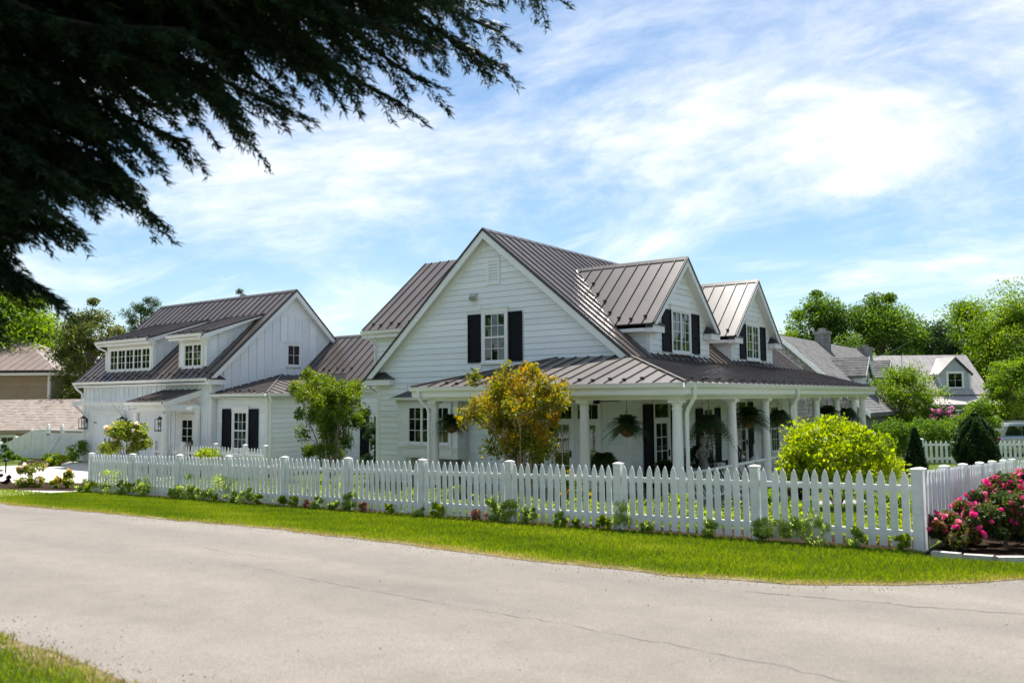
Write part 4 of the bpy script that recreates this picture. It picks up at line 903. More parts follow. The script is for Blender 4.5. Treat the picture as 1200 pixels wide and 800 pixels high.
bf = [cf(p, 37.5) for p in (1076, 1115, 1157, 1200, 1245, 1290)]
fence_line(F3, bf, side=1, step=.23, pmesh=picket_mesh(1.05, .12), ph=1.05)
F4 = thing('picket_fence', 'short white picket fence section with posts beside the garage entry', 'fence', (-26.8, 19.3, gzf(-26.8, 19.3)))
fence_line(F4, [(-32.2, 19.3), (-30.2, 19.3), (-28.0, 19.3), (-26.2, 19.3), (-25.0, 19.3)], ph=1.15, post_h=1.24, side=-1, step=.19)

# board fence with gate at the garage corner
GF = thing('board_fence', 'tall white board fence with swooping top and braced gate beside garage', 'fence', (-45, 21.2, -.1))
def ftop(x): return 1.62 - .0 if x > -46.0 else 1.62 - .95 * float(sm((-46 - x) / 5.6))
gposts = [-41.0, -43.95, -45.45, -47.3, -49.1, -51.0, -53.0]
for x in gposts:
    p = MB().box(x - .07, x + .07, 21.12, 21.26, -.5, ftop(x) + .06).obj('post', FENCEP, GF)
    MB().box(x - .09, x + .09, 21.10, 21.28, ftop(x) + .06, ftop(x) + .10).obj('post_cap', FENCEP, p)
    if x in (-43.95, -45.45): MB().lathe([(.05, 0), (.075, .06), (.05, .12), (.01, .15)], (x, 21.19, ftop(x) + .10), 10).obj('finial', FENCEP, p)
x = -41.1
while x > -53.0:
    g = any(abs(x - q) < .06 for q in gposts)
    if not g:
        zt_ = ftop(x) - (.16 if x > -45.4 else .10)
        MB().box(x - .046, x + .046, 21.155, 21.18, gzf(x, 21.2) + .02, zt_ if not (-43.9 > x > -45.4) else zt_ - .05).obj('fence_board', FENCEP, GF)
    x -= .098
for a, b in zip(gposts, gposts[1:]):
    n = 6
    for i in range(n):
        x0, x1 = a + (b - a) * i / n, a + (b - a) * (i + 1) / n
        MB().beam((x0, 21.19, ftop(x0) - .06), (x1, 21.19, ftop(x1) - .06), .09, .06).obj('top_rail', FENCEP, GF)
    MB().beam((a, 21.205, gzf(a, 21.2) + .2), (b, 21.205, gzf(b, 21.2) + .2), .05, .1).obj('bottom_rail', FENCEP, GF)
gt = MB().beam((-44.05, 21.135, 1.35), (-45.35, 21.135, .15), .02, .10).beam((-44.05, 21.137, .15), (-45.35, 21.137, 1.35), .02, .10).obj('gate_brace', FENCEP, GF)
for z in (.3, 1.3): MB().box(-45.5, -45.2, 21.10, 21.12, z, z + .05).obj('gate_hinge', IRON, GF)

# ------------------------------------------------------------------ plants: generators
def shrub(name, label, cat, x, y, w, h, n, size, mat, z=None, group=None, asp=.55, clumps=14, droop=.2, shell=.5, base=.0, blossoms=None, seed=None, stems=5, stem_mat=None, top=None, lift=0.0):
    """loose mass of leaf clumps on a few stems"""
    z = gzf(x, y) if z is None else z
    t = thing(name, label, cat, (x, y, z), group); O = np.array([x, y, z])
    cs, rs = [], []
    for i in range(clumps):
        a = rng.uniform(0, 2 * math.pi); rr = math.sqrt(rng.random()) * .80; hz = rng.uniform(.12 if base < .1 else .22, .86)
        k = max(.22, math.sqrt(max(0, 1 - ((hz - .40) / .52) ** 2)))
        cs.append((w / 2 * rr * k * math.cos(a), w / 2 * rr * k * math.sin(a), base + (h - base) * hz)); rs.append(min(w, h - base) * rng.uniform(.11, .27))
    P, T, Ou = [], [], []
    for c, r_ in zip(cs, rs):
        m = int(n / clumps); q = ball(m, c, r_, shell, (1.1, 1.1, .85)); P.append(q); T.append(np.clip(rng.normal(.5, .2, m) + rng.normal(0, .13), 0, 1)); Ou.append(unit(q - np.array(c)) * .9)
    P = np.concatenate(P); T = np.concatenate(T); Ou = np.concatenate(Ou)
    k = P[:, 2] > .01; P, T, Ou = P[k], T[k], Ou[k]
    link('foliage', leaf_mesh('foliage', P, size, mat, T, asp, droop, Ou), t)
    if stems:
        m = MB()
        for i in range(stems):
            c = cs[i % len(cs)]; m.tube([(rng.uniform(-.06, .06), rng.uniform(-.06, .06), 0), (c[0] * .4, c[1] * .4, c[2] * .5), c], [.016, .012, .006], 5)
        me = m.mesh('stems', stem_mat or BARK); link('stems', me, t)
    if blossoms:
        bm_, bn, bs = blossoms; tp = P[:, 2] + .5 * np.linalg.norm(P[:, :2], axis=1); idx = np.argsort(-tp)[: int(len(P) * .55)]
        pick = rng.choice(idx, bn, replace=False); B = []; BT = []
        for i in pick:
            c = P[i] + Ou[i] * .03; m = 14; B.append(ball(m, c, bs, .6)); BT.append(np.clip(rng.normal(.5, .2, m) + rng.normal(0, .2), 0, 1))
        B = np.concatenate(B); BT = np.concatenate(BT)
        link('blossoms', leaf_mesh('blossoms', B, bs * 1.15, bm_, BT, .9), t)
    return t
def tree(name, label, cat, px, D, ztop, w, zc, n, size, mat, trunk=.22, clumps=46, group=None, asp=.6, bark=None, z=None, sparse=.5, tonevar=.16, sq=.8, gap=1.0):
    """tapered trunk, limbs to each leaf clump, leaves spread through the clumps"""
    x, y = cf(px, D); z = gzf(x, y) if z is None else z
    clumps = int(clumps * 1.5); n = int(n * 1.45); size *= .72
    t = thing(name, label, cat, (x, y, z), group); H_ = ztop - z; zc = zc - z; hh = (H_ - zc)
    cs = []
    for i in range(clumps):
        d = unit(rng.normal(size=(1, 3)))[0]; u = rng.uniform(.35, 1.0) ** .6
        prof = 1.0 if d[2] < 0 else 1 - .35 * d[2]
        c = np.array([d[0] * w / 2 * .84 * u * prof, d[1] * w / 2 * .84 * u * prof, zc + hh * .46 + d[2] * hh * .46 * u]); cs.append(c)
    P, T, Ou = [], [], []
    r0_ = (w * hh * w) ** (1 / 3) * .128 * gap
    for c in cs:
        m = int(n / clumps * rng.uniform(.6, 1.4)); r_ = r0_ * rng.uniform(.5, 1.45); q = ball(m, c, r_, sparse, (1.15, 1.15, sq)); P.append(q)
        T.append(np.clip(rng.normal(.45, .2, m) + rng.normal(0, tonevar), 0, 1)); Ou.append(unit(q - c) * .7)
    P = np.concatenate(P); T = np.concatenate(T); Ou = np.concatenate(Ou)
    link('crown', leaf_mesh('crown', P, size, mat, T, asp, .25, Ou), t)
    m = MB(); th = zc + hh * .55
    m.tube([(0, 0, -.2), (.05 * trunk, 0, zc * .5), (.2 * trunk, .1 * trunk, zc), (0, .3 * trunk, th), (.1, 0, zc + hh * .85)], [trunk * 1.25, trunk, trunk * .85, trunk * .5, trunk * .12], 8)
    for c in cs[::2]:
        h0 = min(max(zc * .8, c[2] - .35 * math.hypot(c[0], c[1]) - .2 * hh), th)
        m.tube([(0, 0, h0), (c[0] * .45, c[1] * .45, h0 + (c[2] - h0) * .62), tuple(c)], [trunk * .32, trunk * .18, trunk * .05], 5)
    link('trunk', m.mesh('trunk', bark or BARK, smooth=True), t)
    return t
def crape(label, x, y, w, h, n, mat, nst=9, low=.34, lsz=.085):
    z = gzf(x, y); t = thing('crape_myrtle', label, 'tree', (x, y, z)); m = MB(); P, T, Ou = [], [], []
    tips = []
    for i in range(nst):
        a = 2 * math.pi * i / nst + rng.uniform(-.3, .3); rr = rng.uniform(.25, 1.0); e = np.array([math.cos(a) * w * .42 * rr, math.sin(a) * w * .42 * rr, h * rng.uniform(.72, .97) * (1 - .16 * rr)])
        b = np.array([math.cos(a) * .10, math.sin(a) * .10, 0]); mid = b * .6 + e * np.array([.38, .38, .5]); 
        m.tube([tuple(b), tuple(b * .5 + mid * .5 + rng.normal(0, .03, 3)), tuple(mid), tuple(mid * .45 + e * .55 + rng.normal(0, .05, 3)), tuple(e)], [.030, .026, .021, .014, .005], 6)
        for k in range(6):
            f = rng.uniform(low, .95); p = mid + (e - mid) * ((f - .3) / .7) if f > .3 else b + (mid - b) * (f / .3); q = p + np.array([rng.normal(0, w * .14), rng.normal(0, w * .14), rng.uniform(.05, .28) * h * .5]); q[2] = min(q[2], h * .98)
            m.tube([tuple(p), tuple((p + q) / 2 + rng.normal(0, .03, 3)), tuple(q)], [.012, .008, .003], 4); tips.append(q)
        tips.append(e)
    k = int(n / len(tips))
    for q in tips:
        r_ = w * rng.uniform(.06, .12); c = ball(k, q, r_, .6, (1.05, 1.05, 1.25)); P.append(c); hgt = (c[:, 2] / h - .35) / .65
        T.append(np.clip(rng.normal(.30, .18, k) + .31 * hgt + rng.normal(0, .14), 0, 1)); Ou.append(unit(c - q) * .8 + np.array([0, 0, .5]))
    P = np.concatenate(P); T = np.concatenate(T); Ou = np.concatenate(Ou)
    link('foliage', leaf_mesh('foliage', P, lsz, mat, T, .5, 0, Ou), t); link('trunk', m.mesh('trunk', PALEBARK, smooth=True), t)
    return t
# trees beside the house
crape('orange and yellow leaved crape myrtle with many pale stems in front of the porch', -11.45, 16.25, 2.6, 3.75, 18000, LF_CRAPE, 13, .22, .095)
crape('green crape myrtle standing before the link wing', -21.15, 18.9, 2.75, 4.25, 21000, LF_CRAPEG, 12, .14, .095)
def std_tree(name, label, cat, x, y, w, zb, zt, n, size, mat, bl=None, cl=22, droop=.25):
    t = shrub(name, label, cat, x, y, w, zt, n, size, mat, base=zb, clumps=cl, blossoms=bl, stems=9, droop=droop)
    return t
std_tree('flowering_shrub', 'rounded hydrangea shrub with pale pink blooms in front of garage doors', 'shrub', -31.0, 17.4, 2.15, .75, 2.15, 5200, .13, LF_HYD, (PET_PALE, 30, .085))
std_tree('lime_shrub', 'bright lime yellow shrub standing inside the fence near the porch end', 'shrub', -5.25, 20.4, 2.9, .2, 2.2, 14000, .11, LF_LIME, None, 46, -.5)

# ferns: one mesh, hung in each bay
def fern_mesh(nf=150, L=.62, nl=14, droop=.8, wl=.15):
    Q = []
    for i in range(nf):
        a = rng.uniform(0, 2 * math.pi); el = rng.uniform(-.1, 1.45); l = L * rng.uniform(.65, 1.15)
        d = np.array([math.cos(a) * math.cos(el), math.sin(a) * math.cos(el), math.sin(el)]); side = np.array([-math.sin(a), math.cos(a), 0])
        p = lambda s: d * l * s + np.array([0, 0, -1]) * droop * l * .75 * s ** 2
        for k in range(nl):
            s = (k + 1) / nl; c = p(s); wv = wl * math.sin(math.pi * (.12 + .85 * s)) ; tn = p(s) - p(s - .05); tn /= np.linalg.norm(tn)
            for sg in (-1, 1):
                e = side * sg * wv + tn * wv * .35 + np.array([0, 0, -.02]); b = tn * l / nl * .55
                Q.append([c - b * .4, c + e * .5 - b * .5, c + e, c + e * .5 + b * .5])
    return fast_quads('fronds', np.array(Q), LF_FERN)
FERN = [fern_mesh(), fern_mesh(droop=1.25)]
BASK = MB().lathe([(.03, -.26), (.12, -.22), (.19, -.12), (.215, 0), (.225, .01), (.20, .012), (.17, -.02)], n=14).mesh('basket', TERRA, smooth=True)
def hanging_fern(x, y, lab, s=1.0, i=0, z=2.28):
    t = thing('hanging_fern', lab, 'hanging plant', (x, y, z), 'fern baskets hanging around the porch')
    f = link('fronds', FERN[i % 2], t, (0, 0, .02), (0, 0, i * 1.3)); f.scale = (s, s, s * 1.1)
    link('basket', BASK, t)
    m = MB()
    for k in range(3):
        a = 2 * math.pi * k / 3; m.tube([(math.cos(a) * .21, math.sin(a) * .21, 0), (0, 0, .45)], .005, 4)
    m.tube([(0, 0, .45), (0, 0, 2.955 - z)], .005, 4); link('chain', m.mesh('chain', IRON), t)
hanging_fern(-9.95, CYc + .05, 'hanging fern basket in the porch front bay just left of the corner column', 1.0, 0, 2.26)
hanging_fern(CX, 20.75, 'hanging fern basket in the porch bay just right of the corner column', 1.15, 1, 2.32)
hanging_fern(CX, 23.75, 'hanging fern with long fronds in second bay of porch side from corner', 1.2, 2, 2.34)
hanging_fern(CX, 26.4, 'hanging fern beside the second downspout, third bay of the porch side', 1.1, 3, 2.36)
hanging_fern(CX, 32.1, 'dark hanging fern above the lime shrub, in the second last bay', 1.15, 4, 2.3)
hanging_fern(CX, 34.9, 'dark hanging fern at the far end of the porch, behind lime shrub', 1.15, 5, 2.3)
hanging_fern(-15.75, CYc + .05, 'hanging fern basket at the porch front between bay window and orange tree', .95, 6, 2.26)
def pot_plant(name, lab, x, y, z, s, i):
    t = thing(name, lab, 'potted plant', (x, y, z))
    if z > .5: link('stand', MB().lathe([(.16, .25 - z), (.15, .28 - z), (.05, .32 - z), (.05, -.05), (.17, 0)], n=14).mesh('stand', WICKER, smooth=True), t)
    link('pot', MB().lathe([(.14, 0), (.16, .04), (.20, .34), (.22, .36), (.18, .36), (.16, .3)], n=14).mesh('pot', WICKER, smooth=True), t)
    f = link('fronds', FERN[i % 2], t, (0, 0, .34), (0, 0, i)); f.scale = (s, s, s * 1.1); return t
pot_plant('potted_fern', 'large dark potted fern standing on porch floor under the corner basket', -11.25, 19.9, .95, 1.25, 1)
pot_plant('potted_fern', 'tall dark potted fern on a stand behind first basket right of corner column', -10.9, 25.6, .85, 1.3, 1)
pot_plant('potted_fern', 'dark potted fern by the door, between the stone statue and corner column', -10.4, 21.9, .55, 1.1, 0)
pot_plant('potted_fern', 'small potted fern on the porch floor beside the wicker chair', -10.2, 25.0, .25, .8, 0)
# porch furniture
def wicker_chair(lab, x, y, rz):
    t = thing('wicker_chair', lab, 'chair', (x, y, .25), 'dark wicker chairs on the porch'); t.rotation_euler = (0, 0, rz)
    m = lambda b, nm, sm=False: link(nm, b.mesh(nm, WICKER, smooth=sm), t)
    m(MB().box(-.30, .30, -.28, .28, .36, .44), 'seat')
    b = MB()
    for i in range(7): b.tube([(-.28 + .093 * i, .28, .44), (-.28 + .093 * i, .36, .80 + .12 * math.sin(math.pi * i / 6)), (-.26 + .087 * i, .40, .98 + .14 * math.sin(math.pi * i / 6))], .028, 5)
    b.tube([(-.3, .40, .96), (-.15, .41, 1.10), (0, .41, 1.14), (.15, .41, 1.10), (.3, .40, .96)], .03, 6); m(b, 'backrest')
    for s in (-1, 1):
        m(MB().tube([(s * .32, .34, .66), (s * .34, .0, .67), (s * .33, -.28, .64), (s * .32, -.30, .4)], .032, 6), 'armrest')
        m(MB().tube([(s * .27, -.25, .37), (s * .28, -.26, 0)], .026, 6), 'leg'); m(MB().tube([(s * .27, .25, .37), (s * .28, .28, 0)], .026, 6), 'leg')
wicker_chair('dark wicker chair on the side porch just right of the corner column', -10.35, 23.9, R(-70))
wicker_chair('dark wicker chair on the side porch behind second column from corner', -10.3, 26.3, R(-110))
tb_ = thing('side_table', 'small dark round table between the porch wicker chairs', 'table', (-10.6, 25.1, .25))
link('table_top', MB().lathe([(.28, .50), (.30, .51), (.30, .54), (.02, .54)], n=18).mesh('table_top', WICKER), tb_)
for k in range(3):
    a = k * 2.094; link('leg', MB().tube([(.2 * math.cos(a), .2 * math.sin(a), .5), (.24 * math.cos(a), .24 * math.sin(a), 0)], .018, 6).mesh('leg', WICKER), tb_)
# statues
st = thing('stone_statue', 'weathered grey stone figure on a pedestal on the side porch', 'statue', (-9.7, 23.0, .25))
link('pedestal', MB().box(-.17, .17, -.17, .17, 0, .08).box(-.13, .13, -.13, .13, .08, .62).box(-.16, .16, -.16, .16, .62, .68).mesh('pedestal', STONE), st)
link('figure', MB().lathe([(.13, .68), (.15, .74), (.12, .86), (.10, .96), (.125, 1.06), (.15, 1.16), (.155, 1.22), (.10, 1.29), (.05, 1.32), (.05, 1.36), (.085, 1.40), (.10, 1.47), (.095, 1.54), (.06, 1.60), (.01, 1.62)], n=14).tube([(.14, 0, 1.2), (.19, -.05, 1.05), (.10, -.13, .98)], [.045, .04, .03], 6).tube([(-.14, 0, 1.2), (-.19, -.05, 1.05), (-.10, -.13, .96)], [.045, .04, .03], 6).mesh('figure', STONE, smooth=True), st)
hb = thing('heron_statue', 'white heron statue with orange beak behind the porch railing', 'statue', (-9.2, 25.75, .25))
link('body', MB().tube([(0, -.30, .62), (0, -.16, .66), (0, .02, .72), (0, .16, .78), (0, .20, .90), (0, .14, 1.02), (0, .13, 1.14), (0, .17, 1.22), (0, .23, 1.23), (0, .28, 1.21)], [.02, .09, .135, .12, .07, .045, .038, .045, .05, .02], 10).mesh('body', WHITE, smooth=True), hb)
link('beak', MB().tube([(0, .27, 1.215), (0, .36, 1.20), (0, .47, 1.18)], [.022, .015, .003], 6).mesh('beak', ORANGEP), hb)
for s in (-.04, .04): link('leg', MB().tube([(s, .0, .62), (s, .02, .3), (s, .0, .05)], .014, 6).mesh('leg', ORANGEP), hb)
link('base', MB().lathe([(.16, 0), (.16, .05), (.12, .06)], n=14).mesh('base', PLASTER), hb)
# ceiling fan stub on the front porch
cfan = thing('ceiling_fan', 'dark ceiling fan under the porch ceiling left of corner', 'ceiling fan', (-11.6, 20.1, 2.9))
link('motor', MB().lathe([(.02, .2), (.02, .06), (.10, .04), (.12, -.02), (.08, -.06), (.02, -.07)], n=14).mesh('motor', IRON, smooth=True), cfan)
blade = MB().box(.12, .72, -.06, .06, -.008, .004).mesh('blade', ROOFEDGE)
for k in range(5): link('blade', blade, cfan, (0, 0, .01), (R(8), 0, k * 2 * math.pi / 5))

# ------------------------------------------------------------------ roses, hedge and garden shrubs
rz_ = lambda x, y: gzf(x, y)
shrub('rose_bush', 'big rose bush with bright pink flowers at fence corner by the road', 'rose bush', -1.3, 13.75, 1.9, .84, 20000, .058, LF_ROSE, blossoms=(PET_PINK, 150, .036), clumps=30, base=.05)
shrub('rose_bush', 'low rose bush with pink flowers against the fence, left of the biggest one', 'rose bush', -1.82, 13.0, .95, .6, 3500, .07, LF_ROSE, blossoms=(PET_PINK, 36, .045), clumps=14, base=.03)
shrub('rose_bush', 'second pink rose bush behind the corner one, along the side fence', 'rose bush', -1.15, 15.6, 2.0, 1.05, 13000, .065, LF_ROSE, blossoms=(PET_PINK, 230, .043), clumps=28, base=.05)
shrub('rose_bush', 'farthest pink rose bush beside the end post of side fence', 'rose bush', -1.05, 17.7, 1.9, 1.1, 9000, .075, LF_ROSE, blossoms=(PET_PINK, 200, .048), clumps=22, base=.05)
patch('planting_bed', [(-2.12, 12.35), (-1.2, 12.1), (-.55, 12.6), (-.3, 14), (-.2, 17), (-.2, 22), (-2.1, 22), (-2.12, 17)], MULCH, .010)
edge = [(-2.0, 12.2), (-1.62, 12.12), (-1.25, 12.1), (-.92, 12.25), (-.66, 12.5), (-.48, 12.85), (-.36, 13.25), (-.28, 13.7), (-.24, 14.2)]
EB = thing('stone_edging', 'row of whitewashed stones edging the rose bed', 'edging', (-1.2, 12.3, gzf(-1.2, 12.3)))
for (x0, y0), (x1, y1) in zip(edge, edge[1:]):
    MB().beam((x0 + .02, y0, gzf(x0, y0) + .03), (x1 - .02, y1, gzf(x1, y1) + .035), .10, .10).obj('stone', PLASTER, EB)
# fence-foot plants
ords = ['first', 'second', 'third', 'fourth', 'fifth', 'sixth', 'seventh', 'eighth', 'ninth', 'tenth']
kinds = [('pale_tuft', 'pale green leafy tuft', LF_PALE, .13, .36), ('coral_tuft', 'reddish coral bells tuft', LF_RED, .08, .24), ('lime_tuft', 'lime green tuft', LF_LIME, .10, .28), ('dark_tuft', 'soft green upright tuft', LF_PALE, .10, .5)]
places = ['near right post', 'right of middle', 'at middle', 'left of middle', 'near left post']
for b in range(10):
    xa_, xb_ = fpx[b], fpx[b + 1]; used = {}
    for j in range(5):
        if rng.random() < .22: continue
        f = (j + .5) / 5 + rng.uniform(-.06, .06); k = [2, 0, 0, 1, 3, 0, 2, 0][(b * 3 + j * 2 + (j > 2)) % 8]
        if b > 5: k = [3, 0, 2, 0, 0][(b + j) % 5]
        nm, lb, mt, sz, hh = kinds[k]; hh *= rng.uniform(.6, 1.35) * (1 if b < 6 else 1.2)
        shrub(nm, f'{lb} at fence foot, {ords[b]} bay from right, {places[j]}', 'plant', xa_ + (xb_ - xa_) * f, FY - rng.uniform(.14, .30), hh * rng.uniform(.75, 1.3), hh, 900, sz * .52, mt, group='plants along the foot of the front fence', clumps=9, stems=0, asp=.34, droop=-.9)
strip('mulch_strip', [(x, FY - .09 + wob(x + 200, .05)) for x in np.arange(-24.6, -1.9, .4)], [(x, FY + 1.4) for x in np.arange(-24.6, -1.9, .4)], MULCH, .012)
# garden beds behind the fence: low box mounds and perennials
gi = 0
for x, y, w, h, mt, nm, lb in ((-3.3, 16.6, .9, .55, LF_BRIGHT, 'low_shrub', 'low green mound behind the first fence bay'), (-4.4, 15.0, .8, .5, LF_GREEN, 'low_shrub', 'small boxwood mound behind the second bay, nearest the fence'),
        (-5.6, 16.8, 1.0, .6, LF_BRIGHT, 'low_shrub', 'light green mound behind second fence bay near the path'), (-7.0, 15.4, .9, .55, LF_LIME, 'low_shrub', 'lime mound behind the second post of fence'),
        (-8.0, 17.1, 1.0, .55, LF_BRIGHT, 'low_shrub', 'light green mound before the porch corner column'), (-9.4, 15.6, .9, .5, LF_LIME, 'low_shrub', 'lime mound behind the third and fourth fence bays'),
        (-10.6, 17.4, 1.1, .7, LF_GREEN, 'low_shrub', 'green bush at the porch foot right of orange tree'), (-13.4, 15.8, 1.0, .6, LF_LIME, 'low_shrub', 'lime mound left of the orange tree behind fence'),
        (-14.6, 17.2, 1.0, .7, LF_GREEN, 'low_shrub', 'green bush beneath the hanging basket left of orange tree'), (-16.2, 15.4, 1.0, .55, LF_BRIGHT, 'low_shrub', 'light green mound before the left porch column'),
        (-18.2, 16.2, 1.1, .6, LF_LIME, 'low_shrub', 'lime mound behind the fence before the bay window'), (-20.2, 15.0, .9, .5, LF_BRIGHT, 'low_shrub', 'pale mound behind the eighth fence bay'),
        (-6.3, 18.6, 1.0, .8, LF_DARK, 'low_shrub', 'dark green bush beside the porch railing'), (-4.0, 18.8, .9, .6, LF_GREEN, 'low_shrub', 'green bush under the lime shrub')):
    shrub(nm, lb, 'shrub', x, y, w, h, 1500, .075, mt, clumps=10, stems=0)
shrub('hydrangea', 'blue and lavender hydrangea beside the porch railing', 'shrub', -6.9, 21.0, 1.3, .95, 2200, .09, LF_DARK, blossoms=(PET_PURP, 40, .09), clumps=12, stems=0)
shrub('purple_shrub', 'dark purple leaved shrub left of lime shrub trunk', 'shrub', -6.0, 19.9, .9, .85, 1600, .08, LF_PURPLE, clumps=10, stems=0)
shrub('flower_clump', 'dark purple and yellow flower clump beside the bay window', 'flowers', -14.8, 17.9, .8, 1.05, 1500, .07, LF_PURPLE, blossoms=(PET_YEL, 16, .06), clumps=9, stems=0)
shrub('flower_clump', 'yellow flowering clump at the right foot of the orange tree', 'flowers', -10.35, 16.9, 1.2, 1.1, 1600, .08, LF_CRAPEG, blossoms=(PET_YEL, 34, .06), clumps=10, stems=0)
shrub('flower_clump', 'bright pink flower clump at the foot of the green crape myrtle', 'flowers', -21.7, 17.6, .9, .95, 1200, .08, LF_GREEN, blossoms=(PET_RHODO, 40, .07), clumps=9, stems=0)
shrub('box_hedge', 'tall dark evergreen shrub at the wing wall behind green crape myrtle', 'shrub', -22.6, 22.6, 1.1, 2.5, 3500, .09, LF_DARK, clumps=20, stems=2)
up_ = thing('flower_urn', 'white urn with yellow green flowers on fence section by garage entry', 'planter', (-27.9, 18.85, gzf(-27.9, 18.85)))
link('urn', MB().lathe([(.16, 0), (.16, .05), (.08, .12), (.07, .3), (.20, .55), (.30, .72), (.33, .76), (.28, .76)], n=16).mesh('urn', WHITE, smooth=True), up_)
link('flowers', leaf_mesh('flowers', ball(600, (0, 0, .92), .38, .5, (1.3, 1.3, .6)), .10, LF_LIME), up_)
# garden path and lawn seen between pickets
patch('garden_path', [(-3.1, 15.4), (-2.6, 15.4), (-2.6, 24), (-6, 24.5), (-8.2, 21.9), (-8.2, 20.0), (-6, 20.2), (-3.6, 19)], PAVER, .008)
# driveway at the left and its beds
patch('driveway', [(-24.8, 9.9), (-24.8, 12.4), (-27, 16), (-29.5, 18.7), (-34, 18.7), (-34, 20.4), (-41, 20.4), (-60, 17), (-60, 12.6), (-60, 8.6), (-45, 8.9)], DRIVE, .016)
patch('mulch_bed', [(-25.1, 12.4), (-26.0, 14.2), (-28.2, 14.6), (-30.5, 14.0), (-32.6, 13.4), (-33, 12.2), (-28, 11.4)], MULCH, .030)
patch('mulch_bed', [(-38.6, 18.2), (-41.5, 20.4), (-45, 20.6), (-43, 18.7), (-40.5, 17.6)], MULCH, .034)
patch('mulch_bed', [(-36.0, 13.0), (-38.5, 16.2), (-43, 17.0), (-44, 13.2), (-40, 12.2)], MULCH, .032)
lb_ = [(-26.6, 12.9, .9, .55, LF_HYD, (PET_YEL, 14, .06), 'yellow green flowering clump just left of the fence end'), (-28.0, 12.6, 1.2, .8, LF_HYD, (PET_PALE, 18, .07), 'pink tinged shrub left of fence end beside the driveway'),
       (-30.6, 12.7, .8, .4, LF_PURPLE, None, 'small purple ground plant in the bed left of fence'), (-33.0, 12.6, .7, .4, LF_BRIGHT, (PET_YEL, 20, .06), 'yellow flower tuft in the bed by verge'),
       (-36.5, 14.4, .9, .5, LF_BRIGHT, (PET_YEL, 12, .06), 'light green tuft at the right end of left bed'), (-38.2, 14.6, 1.3, .8, LF_GREEN, (PET_PALE, 16, .07), 'flowering green shrub at the left picture edge by driveway'),
       (-39.2, 18.6, 1.2, .55, LF_LIME, None, 'lime green mound in front of the braced gate'), (-40.6, 19.2, 1.3, .6, LF_BRIGHT, None, 'bright green mound beside the garage corner'), (-40.3, 20.2, 1.4, 1.2, LF_GREEN, None, 'thin green climber on the board fence by garage corner'),
       (-43.6, 18.7, 1.3, .6, LF_GREEN, None, 'green mound left of the board fence gate'), (-45.6, 18.8, 1.8, 1.0, LF_DARK, None, 'dark rounded box shrub left of the board fence gate')]
for x, y, w, h, mt, bl, lb in lb_:
    shrub('bed_shrub', lb, 'shrub', x, y, w, h, 1500, .09, mt, blossoms=bl, clumps=10, stems=0)
pl = thing('path_light', 'small black path light beside the pale driveway', 'path light', (-37.0, 15.6, gzf(-37, 15.6)))
link('stake', MB().tube([(0, 0, -.1), (0, 0, .52)], .03, 8).mesh('stake', IRON), pl); link('lamp_shade', MB().lathe([(.14, .50), (.13, .53), (.03, .62), (.01, .64)], n=12).mesh('lamp_shade', IRON, smooth=True), pl)

# conifers and hedge at the right
def cone_shrub(name, label, px, D, w, h, n, size, mat, round_=False):
    x, y = cf(px, D); z = gzf(x, y); t = thing(name, label, 'evergreen', (x, y, z)); u = rng.random(n); hz = u if not round_ else .5 + .5 * np.sign(u - .5) * np.abs(2 * u - 1) ** .85
    prof = (1 - hz) ** .62 * (1 - .25 * (hz < .08)) if not round_ else np.sqrt(np.maximum(1 - (2 * hz - .92) ** 2, .02)) * (1.0 - .35 * hz)
    a = rng.uniform(0, 2 * math.pi, n); lump = 1 + .10 * np.sin(5 * a + 9 * hz) + .08 * np.sin(11 * a - 17 * hz); r_ = w / 2 * prof * lump * rng.uniform(.72, 1.04, n)
    P = np.stack([r_ * np.cos(a), r_ * np.sin(a), .06 + hz * (h - .06)], 1); Ou = np.stack([np.cos(a), np.sin(a), np.full(n, .8)], 1) * .9
    link('foliage', leaf_mesh('foliage', P, size, mat, np.clip(rng.normal(.42, .2, n) + .15 * np.sin(5 * a + 9 * hz), 0, 1), .45, 0, Ou), t)
    link('trunk', MB().tube([(0, 0, -.1), (0, 0, h * .8)], [.07, .02], 6).mesh('trunk', BARK), t)
cone_shrub('arborvitae', 'narrow dark conical evergreen right of the lime shrub', 1068, 31, .85, 1.8, 10000, .085, LF_DARK)
cone_shrub('globe_evergreen', 'rounded dark evergreen in front of the distant picket fence', 1138, 33, 1.8, 2.3, 26000, .10, LF_DARK, True)
def hedge(name, label, pa, pb, w, h, n, mat):
    (x0, y0), (x1, y1) = pa, pb; x, y = (x0 + x1) / 2, (y0 + y1) / 2; z = gzf(x, y); t = thing(name, label, 'hedge', (x, y, z)); L = math.hypot(x1 - x0, y1 - y0); d = np.array([(x1 - x0) / L, (y1 - y0) / L]); nn = np.array([-d[1], d[0]])
    s = rng.uniform(-.5, .5, n) * L; th = rng.uniform(0, math.pi, n); rr = rng.uniform(.75, 1.03, n) * (1 + .08 * np.sin(s * 3) + .06 * np.sin(s * 7 + th * 4))
    u = np.sign(np.cos(th)) * np.abs(np.cos(th)) ** .6 * w / 2 * rr; hz = np.abs(np.sin(th)) ** .55 * h * rr * rng.uniform(.5, 1, n) ** .35
    P = np.stack([d[0] * s + nn[0] * u, d[1] * s + nn[1] * u, hz], 1); Ou = np.stack([nn[0] * np.cos(th), nn[1] * np.cos(th), np.sin(th)], 1) * .8
    link('foliage', leaf_mesh('foliage', P, .11, mat, np.clip(rng.normal(.45, .2, n), 0, 1), .55, 0, Ou), t)
    m = MB()
    for k in range(8): q = -L / 2 + L * (k + .5) / 8; m.tube([(d[0] * q, d[1] * q, 0), (d[0] * q, d[1] * q, h * .7)], .03, 5)
    link('stems', m.mesh('stems', BARK), t)
